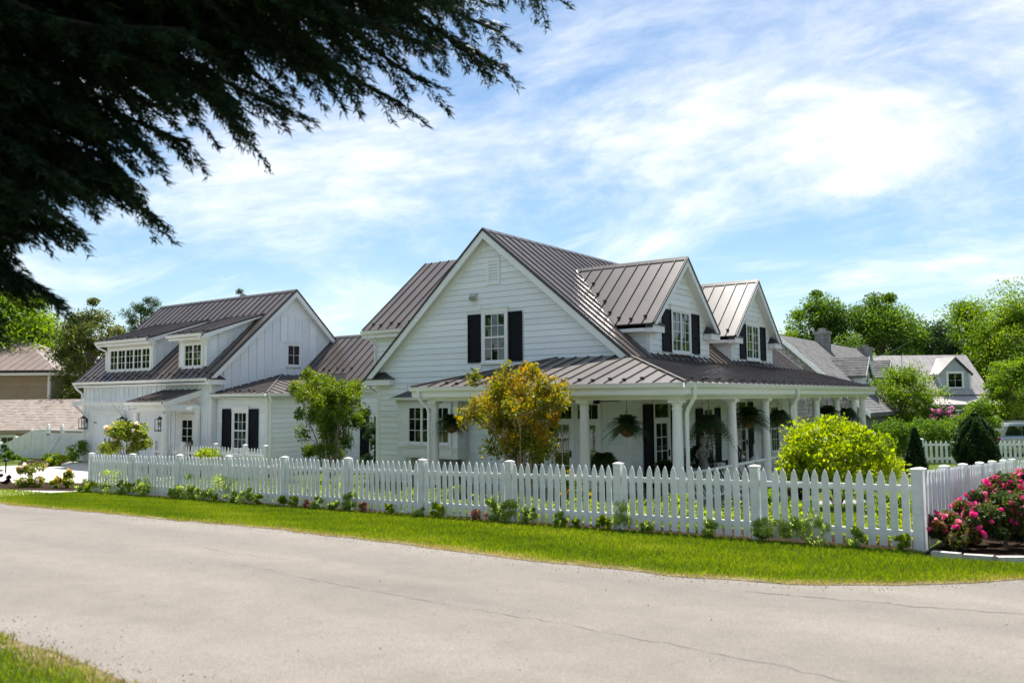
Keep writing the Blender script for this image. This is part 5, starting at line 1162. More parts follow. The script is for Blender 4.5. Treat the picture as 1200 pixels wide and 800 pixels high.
hedge('clipped_hedge', 'clipped green hedge running behind the narrow conical evergreen', cf(1025, 38), cf(1118, 40), 1.6, 1.95, 15000, LF_GREEN)

# ------------------------------------------------------------------ neighbouring houses
# stone house behind at the right
SH = thing('stone_house', 'grey stone neighbour house with shingled roof, two dormers and chimneys', 'house', (-14.1, 44, -.2))
sX, sZ, sY, sS = -14.1, 6.28, 44.0, .92
shw = MB().prism([(-18.8, sY, -.5), (-10.0, sY, -.5), (-10.0, sY, 2.5), (sX, sY, sZ - .15), (-18.8, sY, 1.95)], (0, 17, 0)).obj('wall', MORTAR, SH)
# stones of the gable, irregular courses
zc_ = 1.9; stones = []
while zc_ < sZ - .5:
    hh = random.uniform(.16, .30); half = (sZ - .3 - (zc_ + hh)) / sS; x = max(sX - half, -18.7); xe = min(sX + half, -10.1)
    while x < xe - .1:
        w = random.uniform(.28, .75); e = min(x + w, xe)
        MB().box(x + .015, e - .015, sY - random.uniform(.03, .07), sY + .01, zc_ + .012, zc_ + hh - .012).obj('stone', STONE, shw); x = e
    zc_ += hh
srf = MB().prism([(sX, sY - .3, sZ), (-9.6, sY - .3, sZ - sS * 4.5), (-9.6, sY - .3, sZ - sS * 4.5 - .2), (sX, sY - .3, sZ - .2)], (0, 17.6, 0)).prism([(sX, sY - .3, sZ), (sX, sY - .3, sZ - .2), (-18.9, sY - .3, sZ - sS * 4.8 - .2), (-18.9, sY - .3, sZ - sS * 4.8)], (0, 17.6, 0)).obj('roof', SHINGLE, SH)
def courses(parent, O, S, U, L, run, step, tab, mat, name='shingles'):
    S, U, O = Vector(S).normalized(), Vector(U).normalized(), Vector(O); Nn = S.cross(U).normalized(); Nn = Nn if Nn.z > 0 else -Nn; m = MB(); u = 0; k = 0
    while u < run:
        s = -(tab / 2 if k % 2 else 0)
        while s < L:
            a, b = max(s, 0) + .004, min(s + tab, L) - .004; j = random.uniform(0, .008)
            if b > a: m.quad(O + S * a + U * u + Nn * (.014 + j), O + S * b + U * u + Nn * (.014 + j), O + S * b + U * min(u + step * 1.05, run) + Nn * (.006), O + S * a + U * min(u + step * 1.05, run) + Nn * (.006)); m.quad(O + S * a + U * u + Nn * (.014 + j), O + S * a + U * u, O + S * b + U * u, O + S * b + U * u + Nn * (.014 + j))
            s += tab
        u += step; k += 1
    o = m.obj(name, mat, parent); o['kind'] = 'stuff'; return o
courses(srf, (-9.6, sY - .3, sZ - sS * 4.5), (0, 1, 0), (-1, 0, sS), 17.6, 4.5 * math.hypot(1, sS), .2, .45, SHINGLE)
MB().prism([(sX, sY - .32, sZ + .02), (-9.6, sY - .32, sZ - sS * 4.5 + .02), (-9.6, sY - .32, sZ - sS * 4.5 - .24), (sX, sY - .32, sZ - .24)], (0, .05, 0)).obj('rake_board', WHITE, SH)
MB().prism([(sX, sY - .32, sZ + .02), (-18.9, sY - .32, sZ - sS * 4.8 + .02), (-18.9, sY - .32, sZ - sS * 4.8 - .24), (sX, sY - .32, sZ - .24)], (0, .05, 0)).obj('rake_board', WHITE, SH)
def chimney(x, y, w, z0, z1):
    c = MB().box(x - w / 2, x + w / 2, y - w / 2, y + w / 2, z0, z1).obj('chimney', MORTAR, SH); z = z0
    while z < z1 - .1:
        h = .2
        for sx in range(2):
            a = x - w / 2 + sx * w / 2
            MB().box(a + .012, a + w / 2 - .012, y - w / 2 - .035, y - w / 2, z + .012, z + h - .012).obj('stone', STONE, c)
            MB().box(x + w / 2, x + w / 2 + .035, y - w / 2 + sx * w / 2 + .012, y - w / 2 + (sx + 1) * w / 2 - .012, z + .012, z + h - .012).obj('stone', STONE, c)
        z += h
    MB().box(x - w / 2 - .09, x + w / 2 + .09, y - w / 2 - .09, y + w / 2 + .09, z1, z1 + .16).obj('chimney_cap', STONE, c)
    MB().box(x - w / 4, x + w / 4, y - w / 4, y + w / 4, z1 + .16, z1 + .36).obj('flue', STONE, c)
chimney(-13.9, 51.5, .72, 5.0, 6.75); chimney(-13.6, 61.0, .72, 4.0, 6.2)
def sdormer(Yc, hw=.75, xf=-10.9, za=5.15, ze=4.3):
    d = MB().prism([(xf, Yc - hw, 2.9), (xf, Yc + hw, 2.9), (xf, Yc + hw, ze), (xf, Yc, za - .08), (xf, Yc - hw, ze)], (-3, 0, 0)).obj('dormer', SIDING, SH)
    clap(d, (0, Yc - hw, 0), (1, 0, 0), (0, -1, 0), 3.2, ze - .05, lambda z: sX + (sZ - z) / sS, lambda z: xf - .06, e=.17)
    xr = sX + (sZ - za) / sS; 
    r_ = MB().prism([(xf + .2, Yc, za + .02), (xf + .2, Yc + hw + .2, ze - .2), (xf + .2, Yc + hw + .2, ze - .3), (xf + .2, Yc, za - .08), (xf + .2, Yc - hw - .2, ze - .3), (xf + .2, Yc - hw - .2, ze - .2)], (xr - xf - .6, 0, 0)).obj('dormer_roof', SHINGLE, SH)
    courses(r_, (xr - .3, Yc - hw - .2, ze - .2), (1, 0, 0), (0, hw + .2, za - ze + .22), xf + .2 - xr + .3, math.hypot(hw + .2, za - ze + .22), .2, .4, SHINGLE)
    for s in (-1, 1): MB().prism([(xf + .22, Yc, za + .03), (xf + .22, Yc + s * (hw + .2), ze - .19), (xf + .22, Yc + s * (hw + .2), ze - .42), (xf + .22, Yc, za - .22)], (-.05, 0, 0)).obj('rake_board', WHITE, r_)
    window(SH, (xf, 0, 0), (0, 1, 0), (1, 0, 0), Yc - .36, Yc + .36, 3.25, 4.2, 2, 4, mid=True, case=.08, head=.06)
sdormer(48.9); sdormer(54.6)
MB().box(-10.0, -7.6, 52, 60.5, 1.9, 2.05).obj('porch_roof', SHINGLE, SH)
for y in (52.2, 54.9, 57.6, 60.3): MB().box(-7.8, -7.66, y - .07, y + .07, -.6, 1.9).obj('porch_post', WHITE, SH)
window(SH, (0, sY, 0), SX, NY, -11.6, -10.6, .7, 2.2, 2, 4, mid=True)
# pale grey house in the distance
ux, uy = np.array([cy, sy]), np.array([-sy, cy])
FHc = cf(1115, 75); FH = thing('grey_house', 'distant pale grey house with metal roof and white trimmed dormer window', 'house', (FHc[0], FHc[1], -.6))
def fh(a, b, z): return (FHc[0] + ux[0] * a + uy[0] * b, FHc[1] + ux[1] * a + uy[1] * b, z)
def fbox(m, a0, a1, b0, b1, z0, z1): return m.hexa([fh(a0, b0, z0), fh(a1, b0, z0), fh(a1, b1, z0), fh(a0, b1, z0), fh(a0, b0, z1), fh(a1, b0, z1), fh(a1, b1, z1), fh(a0, b1, z1)])
fbox(MB(), -5.4, 2.6, 0, 7, -1.2, 3.2).obj('wall', GREYSIDE, FH)
frf = MB().prism([fh(-5.8, -.5, 3.0), fh(-5.8, 3.5, 6.75), fh(-5.8, 7.5, 3.0)], tuple(Vector(fh(2.9, 0, 0)) - Vector(fh(-5.8, 0, 0)))).obj('roof', GREYMETAL, FH)
for i in range(19):
    a = -5.75 + i * .475; MB().hexa([fh(a, -.5, 3.02), fh(a + .46, -.5, 3.02), fh(a + .46, 3.5, 6.77), fh(a, 3.5, 6.77), fh(a, -.52, 3.06), fh(a + .46, -.52, 3.06), fh(a + .46, 3.48, 6.81), fh(a, 3.48, 6.81)]).obj('roof_panel', GREYMETAL, frf)
fd = MB().prism([fh(-1.0, .1, 3.0), fh(1.6, .1, 3.0), fh(1.6, .1, 5.0), fh(.3, .1, 6.3), fh(-1.0, .1, 5.0)], tuple(Vector(fh(0, 3.2, 0)) - Vector(fh(0, 0, 0)))).obj('dormer', GREYSIDE, FH)
clap(fd, fh(0, .1, 0), (ux[0], ux[1], 0), (-uy[0], -uy[1], 0), 3.3, 6.0, lambda z: max(-.98, .3 - (6.25 - z)), lambda z: min(1.58, .3 + (6.25 - z)), [(-.5, 1.1, 3.6, 5.2)], e=.2, mat=GREYSIDE)
for s, a in ((-1, -1.25), (1, 1.85)):
    MB().prism([fh(.3, -.1, 6.5), fh(a, -.1, 4.95), fh(a, -.1, 4.75), fh(.3, -.1, 6.3)], tuple(Vector(fh(0, 3.6, 0)) - Vector(fh(0, 0, 0)))).obj('dormer_roof', ROOFEDGE if s > 0 else GREYMETAL, FH)
window(FH, fh(0, .1, 0), (ux[0], ux[1], 0), (-uy[0], -uy[1], 0), -.35, .95, 3.7, 5.0, 2, 2, mid=False, case=.14, head=.14)
fbox(MB(), 1.55, 1.72, .0, .2, 3.0, 5.0).obj('corner_board', WHITE, FH)
fpr = MB().prism([fh(-5.6, -2.8, 2.2), fh(-5.6, -.1, 3.05), fh(-5.6, -.1, 2.9), fh(-5.6, -2.8, 2.05)], tuple(Vector(fh(2.7, 0, 0)) - Vector(fh(-5.6, 0, 0)))).obj('porch_roof', GREYMETAL, FH)
for a in (-5.3, -2.7, -.2, 2.4): fbox(MB(), a, a + .16, -2.7, -2.54, -1.2, 2.05).obj('porch_post', WHITE, FH)
# tan house at the left edge
NL = thing('tan_house', 'tan sided neighbour house with brownish pink metal roof at left edge', 'house', (*cf(20, 58), -.6))
NLc = cf(66, 58)
def nl(a, b, z): return (NLc[0] + ux[0] * a + uy[0] * b, NLc[1] + ux[1] * a + uy[1] * b, z)
def nbox(m, a0, a1, b0, b1, z0, z1): return m.hexa([nl(a0, b0, z0), nl(a1, b0, z0), nl(a1, b1, z0), nl(a0, b1, z0), nl(a0, b0, z1), nl(a1, b0, z1), nl(a1, b1, z1), nl(a0, b1, z1)])
nw = nbox(MB(), -16, -.8, .6, 11, -1.5, 5.0).obj('wall', TAN, NL)
clap(nw, nl(0, .6, 0), (ux[0], ux[1], 0), (-uy[0], -uy[1], 0), 2.2, 4.9, lambda z: -15.9, lambda z: -.95, e=.22, mat=TAN)
nbox(MB(), -.93, -.76, .55, .75, -1.5, 4.9).obj('corner_board', WHITE, NL)
hp = MB(); hp.v = [nl(-16.6, 0, 5.25), nl(0, 0, 5.25), nl(0, 11.6, 5.25), nl(-16.6, 11.6, 5.25), nl(-10.8, 5.8, 7.9), nl(-5.8, 5.8, 7.9)]; hp.f = [(0, 1, 5, 4), (1, 2, 5), (2, 3, 4, 5), (3, 0, 4), (3, 2, 1, 0)]
nrf = hp.obj('roof', PINKMETAL, NL)
A = Vector(nl(-16.6, 0, 5.25)); sdir = Vector((ux[0], ux[1], 0)); udir = Vector(nl(0, 5.8, 7.9)) - Vector(nl(0, 0, 5.25))
roof_panels(nrf, A, sdir, udir, 0, 16.6, lambda q: 0, lambda q: min(q, 16.6 - q, 5.8) / 5.8 * udir.length, step=.62, mat=PINKMETAL, guard=False, seam=.05)
nbox(MB(), -16.6, .02, -.06, .03, 4.92, 5.2).obj('fascia', WHITE, NL); nbox(MB(), -16.6, .05, -.16, -.06, 5.1, 5.28).obj('gutter', ROOFEDGE, NL)
nbox(MB(), -.02, .06, .03, 11.6, 4.92, 5.2).obj('fascia', WHITE, NL); nbox(MB(), -16.5, -.02, .03, .6, 4.93, 4.98).obj('soffit', WHITE, NL)
# lower wing with shingles
LWc = cf(100, 50); LWg = thing('low_outbuilding', 'low tan outbuilding with pinkish shingle roof behind the board fence', 'outbuilding', (*cf(50, 50), -.8))
def lw(a, b, z): return (LWc[0] + ux[0] * a + uy[0] * b, LWc[1] + ux[1] * a + uy[1] * b, z)
def lbox(m, a0, a1, b0, b1, z0, z1): return m.hexa([lw(a0, b0, z0), lw(a1, b0, z0), lw(a1, b1, z0), lw(a0, b1, z0), lw(a0, b0, z1), lw(a1, b0, z1), lw(a1, b1, z1), lw(a0, b1, z1)])
lwl = lbox(MB(), -12, 2, .5, 5.5, -1.6, 1.35).obj('wall', TAN, LWg)
lrf = MB().prism([lw(-12.4, 0, 1.35), lw(-12.4, 3.2, 3.2), lw(-12.4, 6.4, 1.35)], tuple(Vector(lw(2.4, 0, 0)) - Vector(lw(-12.4, 0, 0)))).obj('roof', PINKSH, LWg)
courses(lrf, lw(-12.4, 0, 1.35), (ux[0], ux[1], 0), tuple(Vector(lw(0, 3.2, 3.2)) - Vector(lw(0, 0, 1.35))), 14.8, 3.7, .19, .42, PINKSH)
lbox(MB(), -12.4, 2.4, -.05, .03, 1.16, 1.34).obj('fascia', TAN, LWg)
window(LWg, lw(0, .5, 0), (ux[0], ux[1], 0), (-uy[0], -uy[1], 0), -5.3, -4.5, .1, .95, 2, 2, case=.12, head=.12)

# ------------------------------------------------------------------ parked car
CARx, CARy = cf(1205, 44); CZ0 = gzf(CARx, CARy)
car = thing('parked_car', 'pale blue grey SUV with dark windows parked behind the distant picket fence', 'car', (CARx, CARy, CZ0)); car.rotation_euler = (0, 0, YAW + R(4))
def carpart(nm, m, mat, smooth=False): return link(nm, m.mesh(nm, mat, smooth=smooth), car)
def loft(secs):
    m = MB(); k = len(secs[0])
    for s in secs: m.v += [tuple(p) for p in s]
    for i in range(len(secs) - 1):
        for j in range(k): m.f.append((i * k + j, i * k + (j + 1) % k, (i + 1) * k + (j + 1) % k, (i + 1) * k + j))
    m.f.append(tuple(range(k))[::-1]); m.f.append(tuple(range((len(secs) - 1) * k, len(secs) * k))); return m
def sec(x, hw, z0, z1, r=.1): return [(x, -hw, z0 + r), (x, -hw + r * .6, z0), (x, hw - r * .6, z0), (x, hw, z0 + r), (x, hw, z1 - r), (x, hw - r, z1), (x, -hw + r, z1), (x, -hw, z1 - r)]
body = loft([sec(-2.42, .78, .42, .92), sec(-2.34, .90, .30, 1.02), sec(-1.6, .95, .26, 1.06), sec(0, .96, .25, 1.06), sec(1.1, .95, .26, 1.04), sec(1.9, .90, .28, .98), sec(2.32, .82, .34, .86), sec(2.42, .70, .42, .74)])
carpart('body', body, CARPAINT, True)
carpart('cabin', loft([sec(-2.28, .80, 1.0, 1.12, .05), sec(-2.0, .74, 1.0, 1.66, .1), sec(-1.4, .72, 1.0, 1.74, .1), sec(-.2, .71, 1.0, 1.76, .1), sec(.5, .71, 1.0, 1.66, .1), sec(1.25, .78, 1.0, 1.06, .03)]), CARPAINT, True)
for s in (-1, 1):
    for a, b, c, d in ((-1.98, -1.12, -1.80, -1.12), (-1.05, -.18, -1.05, -.18), (-.10, .98, -.10, .42)):
        m = MB(); o0, o1 = s * .785, s * .735
        m.prism([(a, o0, 1.10), (b, o0, 1.10), (d, o1, 1.58), (c, o1, 1.58)], (0, s * .012, 0)); carpart('side_window', m, CARGLASS)
    carpart('roof_rail', MB().tube([(-1.7, s * .62, 1.77), (-1.5, s * .62, 1.82), (.1, s * .62, 1.82), (.3, s * .62, 1.75)], .02, 6), ALU)
    carpart('door_mirror', MB().box(.72, .92, s * .86 - .09, s * .86 + .09, 1.08, 1.24), CARPAINT)
    carpart('headlight', MB().box(2.18, 2.38, s * .60 - .15, s * .60 + .15, .70, .84), GLASS); carpart('tail_light', MB().box(-2.40, -2.30, s * .74 - .12, s * .74 + .12, .78, 1.0), PET_PINK)
m = MB().quad((.62, -.66, 1.64), (1.24, -.72, 1.09), (1.24, .72, 1.09), (.62, .66, 1.64)); m.v = [(x + .03, y, z + .02) for x, y, z in m.v]; carpart('windscreen', m, CARGLASS)
for x in (-1.42, 1.45):
    for s in (-1, 1):
        w = carpart('wheel', MB().tube([(x, s * .78, .34), (x, s * .98, .34)], .35, 20), RUBBER)
        q = link('rim', MB().tube([(x, s * .97, .34), (x, s * .99, .34)], .22, 14).mesh('rim', ALU), w)

# ------------------------------------------------------------------ trees behind
G1 = 'trees rising behind the houses'
tree('maple_tree', 'dense bright green maple rising above the tan house at left', 'tree', 22, 66, 13.0, 10.5, .5, 34000, .34, LF_BRIGHT, .32, 60, G1)
tree('maple_tree', 'darker green maple filling the gap behind the tan house roof', 'tree', -40, 72, 13.5, 9, 2.0, 9000, .36, LF_GREEN, .3, 34, G1)
tree('sparse_tree', 'olive brown tree with a thin bare looking top left of the garage', 'tree', 104, 58, 11.2, 6.6, -.4, 20000, .22, LF_OLIVE, .2, 54, G1, sparse=.8, gap=.82)
tree('dark_tree', 'dark green tree behind the garage corner, below the sparse one', 'tree', 84, 62, 7.6, 6.0, -.2, 14000, .28, LF_GREEN, .25, 34, G1)
tree('shaggy_tree', 'yellowish green tree between olive tree and garage dormer', 'tree', 142, 66, 9.0, 5.4, -.5, 12000, .24, LF_OLIVE, .2, 30, G1)
def pine(px, D, zt_, w, lab):
    x, y = cf(px, D); z = gzf(x, y); t = thing('pine_tree', lab, 'tree', (x, y, z), G1); h = zt_ - z; m = MB().tube([(0, 0, 0), (0, 0, h * .6), (.1, 0, h)], [.28, .16, .01], 7); P, Ou = [], []
    for k in range(40):
        hz = h * (.45 + .56 * rng.random() ** .8); a = rng.uniform(0, 6.28); L = w / 2 * (1.15 - hz / h * .55) * rng.uniform(.5, 1); e = np.array([math.cos(a) * L, math.sin(a) * L, hz + .25 * L])
        m.tube([(0, 0, hz - .2), tuple(e * [.5, .5, 1] + [0, 0, -.1]), tuple(e)], [.06, .04, .015], 5); c = ball(230, e, rng.uniform(.35, .75), .6, (1.1, 1.1, .8)); P.append(c); Ou.append(unit(c - e) * 1.2)
    link('trunk', m.mesh('trunk', BARK), t); link('crown', leaf_mesh('crown', np.concatenate(P), .34, LF_DARK, None, .12, -.3, np.concatenate(Ou)), t)
pine(163, 74, 11.7, 4.6, 'small dark pine behind the left end of garage roof')
pine(281, 84, 14.0, 1.7, 'pine tip just showing over the garage ridge')
tree('oak_tree', 'tall dark green tree right behind the second dormer and chimney', 'tree', 958, 92, 16.2, 8.2, 1.0, 30000, .34, LF_GREEN, .35, 50, G1)
tree('oak_tree', 'broad dark green tree with two peaks above the stone house', 'tree', 1032, 90, 15.9, 10.5, -.5, 38000, .34, LF_GREEN, .35, 60, G1)
tree('oak_tree', 'shorter dark tree filling the dip right of the broad one', 'tree', 1086, 92, 13.0, 9.0, -.5, 26000, .34, LF_DARK, .3, 44, G1)
tree('shaggy_tree', 'light yellow green tree top between second dormer and chimney', 'tree', 921, 84, 10.6, 4.6, 3.0, 9000, .28, LF_BRIGHT, .25, 30, G1)
tree('ash_tree', 'light green ash tree behind the grey house dormer', 'tree', 1138, 96, 15.6, 10, -.5, 34000, .34, LF_BRIGHT, .32, 54, G1)
tree('ash_tree', 'big mid green tree at the right picture edge behind grey house', 'tree', 1192, 88, 15.8, 11, -1, 40000, .32, LF_BRIGHT, .32, 58, G1)
tree('ash_tree', 'green tree past the right edge beside the big one', 'tree', 1262, 86, 15.5, 9, .5, 12000, .36, LF_GREEN, .32, 36, G1)
tree('oak_tree', 'green tree top behind stone house between two chimneys', 'tree', 996, 86, 10.5, 8, -.5, 20000, .30, LF_GREEN, .25, 34, G1)
tree('small_maple', 'airy green yellow small maple left of the grey house', 'tree', 1053, 47, 5.2, 5.2, 1.0, 15000, .15, LF_BRIGHT, .11, 60, None, z=-.3, sparse=.6, gap=.85)
tree('viburnum', 'pale green rounded bush tree at right edge above the car', 'tree', 1188, 46, 5.4, 4.6, .4, 16000, .16, LF_BRIGHT, .10, 44, None)
tree('viburnum', 'low green tree in front of grey house porch', 'tree', 1140, 43, 2.8, 2.7, .3, 9000, .13, LF_GREEN, .07, 30, None)
shrub('rhododendron', 'rhododendron covered with pink blooms below the grey house', 'shrub', *cf(1103, 45), 2.6, 2.7, 5000, .13, LF_DARK, blossoms=(PET_RHODO, 85, .13), clumps=22)
shrub('rhododendron', 'pink blooming bush behind the car beside the pale bush tree', 'shrub', *cf(1152, 47), 1.8, 2.6, 2600, .13, LF_DARK, blossoms=(PET_RHODO, 34, .12), clumps=16)
shrub('dark_shrub', 'dark brownish shrub under the airy small maple', 'shrub', *cf(1072, 44), 3.0, 1.9, 4200, .13, LF_PURPLE, clumps=18)
shrub('ornamental_grass', 'bright green grass tuft behind the side fence', 'ornamental grass', *cf(1092, 24), 1.0, .75, 1500, .16, LF_LIME, clumps=6, stems=0, asp=.12, droop=-1.5)
shrub('ornamental_grass', 'second grass tuft behind the side fence, under the round evergreen', 'ornamental grass', *cf(1135, 28), 1.2, .7, 1200, .16, LF_LIME, clumps=6, stems=0, asp=.12, droop=-1.5)
shrub('ornamental_grass', 'farther grass tuft behind the side fence near the car', 'ornamental grass', *cf(1162, 30), .9, .6, 900, .16, LF_LIME, clumps=6, stems=0, asp=.12, droop=-1.5)
# far wood closing the horizon
def treeline():
    n = 42000; a = rng.uniform(R(-85), R(61), n) ; D = rng.uniform(125, 160, n); h = np.zeros(n)
    top = 9.0 + 2.2 * np.sin(a * 17) + 1.6 * np.sin(a * 41 + 1) + 1.1 * np.sin(a * 90 + 2); h = rng.random(n) ** .6 * top - 1
    X = -np.sin(YAW - a) * D; Yy = np.cos(YAW - a) * D
    o = link('far_wood', leaf_mesh('far_wood', np.stack([X, Yy, h], 1), 1.35, LF_GREEN, np.clip(.45 + .2 * np.sin(a * 30) + rng.normal(0, .18, n), 0, 1), .8)); o['kind'] = 'stuff'
treeline()
def near_wood():
    n = 38000; a = rng.uniform(R(37.5), R(321), n); D = rng.uniform(62, 86, n); top = 10.5 + 2.5 * np.sin(a * 13) + 1.8 * np.sin(a * 31 + 1)
    h = rng.random(n) * top - .5; X = -np.sin(YAW - a) * D; Yy = np.cos(YAW - a) * D
    o = link('wood', leaf_mesh('wood', np.stack([X, Yy, h], 1), 1.7, LF_GREEN, None, .8)); o['kind'] = 'stuff'
near_wood()
# utility line
ul = MB().tube([Vector((*cf(1015, 66), pz(424, 66))).lerp(Vector((*cf(1080, 90), pz(393, 90))), i / 8) + V3(0, 0, -.5 * math.sin(math.pi * i / 8)) for i in range(9)], .03, 5).obj('power_line', IRON)
tag(ul, 'thin power line running from the stone house chimney into the trees', 'power line')

# ------------------------------------------------------------------ foreground conifer
def conifer():
    bx, by = -7.6, .2; z = gzf(bx, by); t = thing('hemlock_tree', 'dark conifer boughs hanging into the top left corner over the road', 'tree', (bx, by, z)); O = np.array([bx, by, z])
    m = MB().tube([(0, 0, -.2), (.05, 0, 3), (0, .05, 7), (0, 0, 12)], [.34, .28, .2, .05], 10)
    def camloc(px, py, D):   # tip of a bough, as bearing / height at its own distance
        x, y = cf(px, D); return np.array([x, y, CAMZ + (468 - py) / FPX * D]) - O
    tips = []
    prim = [(655, -12, 8.2), (600, 60, 7.9), (560, 85, 8.4), (500, 118, 7.6), (450, 150, 7.9), (400, 168, 7.3), (340, 180, 7.8), (300, 178, 7.1), (255, 150, 7.6), (205, 195, 7.0), (150, 225, 7.4), (120, 238, 6.8), (80, 262, 7.2), (40, 285, 6.9), (5, 310, 7.3), (-40, 330, 6.9),
            (540, 20, 7.2), (470, 60, 8.6), (420, 95, 7.0), (360, 110, 8.4), (300, 100, 7.2), (240, 90, 8.2), (180, 130, 7.8), (110, 170, 7.6), (60, 200, 8.2), (0, 230, 7.8), (430, 20, 8.0), (340, 30, 7.4), (250, 20, 8.6), (150, 50, 7.2), (60, 90, 8.0), (-30, 150, 7.5), (500, -30, 7.6), (120, -10, 7.8), (30, 20, 7.1), (200, -30, 7.0), (620, -40, 7.6), (300, -50, 8.2), (400, -40, 7.2), (90, 130, 6.8), (20, 160, 7.0), (140, 90, 8.4), (220, 60, 7.0), (280, 60, 8.4), (380, 60, 7.6), (-20, 60, 7.2), (-20, 260, 7.6), (330, 140, 7.0), (180, 10, 7.7), (480, 10, 6.9), (560, 45, 8.0)]
    top_edge = [(-60, 330), (40, 285), (120, 225), (200, 165), (300, 150), (400, 130), (480, 100), (560, 60), (640, -10), (700, -60)]
    for k in range(95):
        px = random.uniform(-40, 600); lim = np.interp(px, [a for a, b in top_edge], [b for a, b in top_edge])
        prim.append((px, random.uniform(-60, max(-50, lim - 12)), random.uniform(6.2, 8.8)))
    for k in range(26):
        px = random.uniform(-60, 130); prim.append((px, random.uniform(60, np.interp(px, [-60, 0, 60, 130], [280, 275, 235, 185])), random.uniform(6.0, 8.6)))
    Q = []; tn = []
    for px, py, D in prim:
        D *= .80; px -= 8 * max(0, min(1, (px - 350) / 200)); py -= 62 * min(1, max(0, (px - 90) / 150)) * (1 - .6 * min(1, max(0, (px - 440) / 120)))
        e = camloc(px, py, D); L = np.linalg.norm(e[:2]); wv1 = rng.normal(0, 1, 3); ph1 = rng.uniform(0, 6); st_ = np.array([0, 0, min(11, e[2] + .22 * L + .2)]); pts = []
        for i in range(9):
            s = i / 8; p = st_ + (e - st_) * s; p[2] += .28 * math.sin(math.pi * s) * (1 - .4 * s) - .30 * max(0, s - .6) ** 1.5; p += wv1 * math.sin(s * 5 + ph1) * .16 * s; pts.append(p)
        m.tube([tuple(p) for p in pts], [.05 * (1 - .85 * i / 8) + .004 for i in range(9)], 5)
        pts = np.array(pts); ax = unit((e - st_)[None])[0]; sd = unit(np.cross(ax, [0, 0, 1])[None])[0]
        nt_ = int(34 + 14 * L / 6)
        for k in range(nt_):
            s0 = max(.22, min(.8, .82 * 612 / (px + 672))); s = s0 + (1 - s0) * (k + rng.random()) / nt_; i = min(7, int(s * 8)); f = s * 8 - i; p = pts[i] * (1 - f) + pts[i + 1] * f; sg = 1 if k % 2 else -1
            tl = rng.uniform(.25, .6) * (1.15 - .55 * s) ; d = ax * rng.uniform(.45, 1.0) + sd * sg * rng.uniform(.3, 1.0) + np.array([0, 0, rng.uniform(-.55, -.05)]); d /= np.linalg.norm(d)
            n3 = 5; 
            q0 = p
            spr = [p + d * tl * j / n3 + np.array([0, 0, -.22 * tl * (j / n3) ** 2]) for j in range(n3 + 1)]
            m.tube([tuple(spr[0]), tuple(spr[3]), tuple(spr[-1])], .004, 3)
            nn_ = int(tl * 250); ss = rng.random(nn_); base = p + d * (tl * ss)[:, None] + np.array([0, 0, -1]) * (.22 * tl * ss ** 2)[:, None]
            # short side sprigs along the twig, flat sprays of needles
            wv = rng.uniform(-1, 1, nn_) * .16 * tl * (1.05 - ss); side = unit(np.cross(d, [0, 0, 1])[None])[0]
            base = base + side * wv[:, None] + np.array([0, 0, -1]) * (np.abs(wv) * .35)[:, None] + rng.normal(0, .012, (nn_, 3))
            nd = unit(d * rng.uniform(.4, 1, nn_)[:, None] + side * (np.sign(wv) * rng.uniform(.2, .9, nn_))[:, None] + rng.normal(0, .22, (nn_, 3)) - np.array([0, 0, .15])); ln_ = rng.uniform(.035, .08, nn_)[:, None]; wd = unit(np.cross(nd, rng.normal(size=(nn_, 3)))) * .0075
            Q.append(np.stack([base - wd, base + wd, base + nd * ln_], 1)); tn.append(np.clip(rng.normal(.45, .22, nn_) + rng.normal(0, .1), 0, 1))
    Q = np.concatenate(Q); tn = np.concatenate(tn)
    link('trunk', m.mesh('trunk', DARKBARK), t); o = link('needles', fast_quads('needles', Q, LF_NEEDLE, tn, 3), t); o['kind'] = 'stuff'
    return len(Q)
print('needles', conifer())

# ------------------------------------------------------------------ grass
def grass(name, n, xs_, ylo, yhi, h, w, mat=None, tonefn=None, thin=None):
    X = rng.uniform(xs_[0], xs_[1], n); lo = np.array([ylo(x) for x in X]); hi = np.array([yhi(x) for x in X]); Y = lo + (hi - lo) * rng.random(n)
    if thin is not None:
        k = rng.random(n) < thin(X, Y, lo, hi); X, Y, lo, hi = X[k], Y[k], lo[k], hi[k]; n = len(X)
    Z = gz(X, Y); a = rng.uniform(0, 6.283, n); hh = h * rng.uniform(.5, 1.3, n); ln = rng.uniform(.1, .9, n) * hh; b = rng.uniform(0, 6.283, n)
    P = np.stack([X, Y, Z], 1); wv = np.stack([np.cos(a), np.sin(a), 0 * a], 1) * (w * rng.uniform(.7, 1.3, n))[:, None] / 2
    tip = P + np.stack([np.cos(b) * ln, np.sin(b) * ln, hh], 1)
    tone = np.clip(rng.normal(.42, .16, n) + .20 * np.sin(X * .9 + Y * 2.6) * np.sin(X * .37 + 1) + .12 * np.sin(X * 3.1 - Y * 4.7) * np.sin(X * 1.7 + Y) + (tonefn(X, Y, lo, hi) if tonefn else 0), 0, 1)
    o = link(name, fast_quads(name, np.stack([P - wv, P + wv, tip], 1), mat or LF_GRASS, tone, 3)); o['kind'] = 'stuff'; return o
edge_t = lambda X, Y, lo, hi: .55 * np.exp(-((Y - lo) / .22)) 
grass('grass', 230000, (-24.6, .18), far_edge, lambda x: FY - .13 if x < -2.1 else 12.02, .055, .013, tonefn=edge_t, thin=lambda X, Y, lo, hi: np.clip((Y - lo) / .25 + .15 + .3 * np.sin(X * 2.7) * np.sin(X * .9), .08, 1))
grass('grass', 60000, (-60, -24.6), far_edge, lambda x: 11.6 - .05 * (x + 24.6) * 0, .07, .022, tonefn=edge_t)
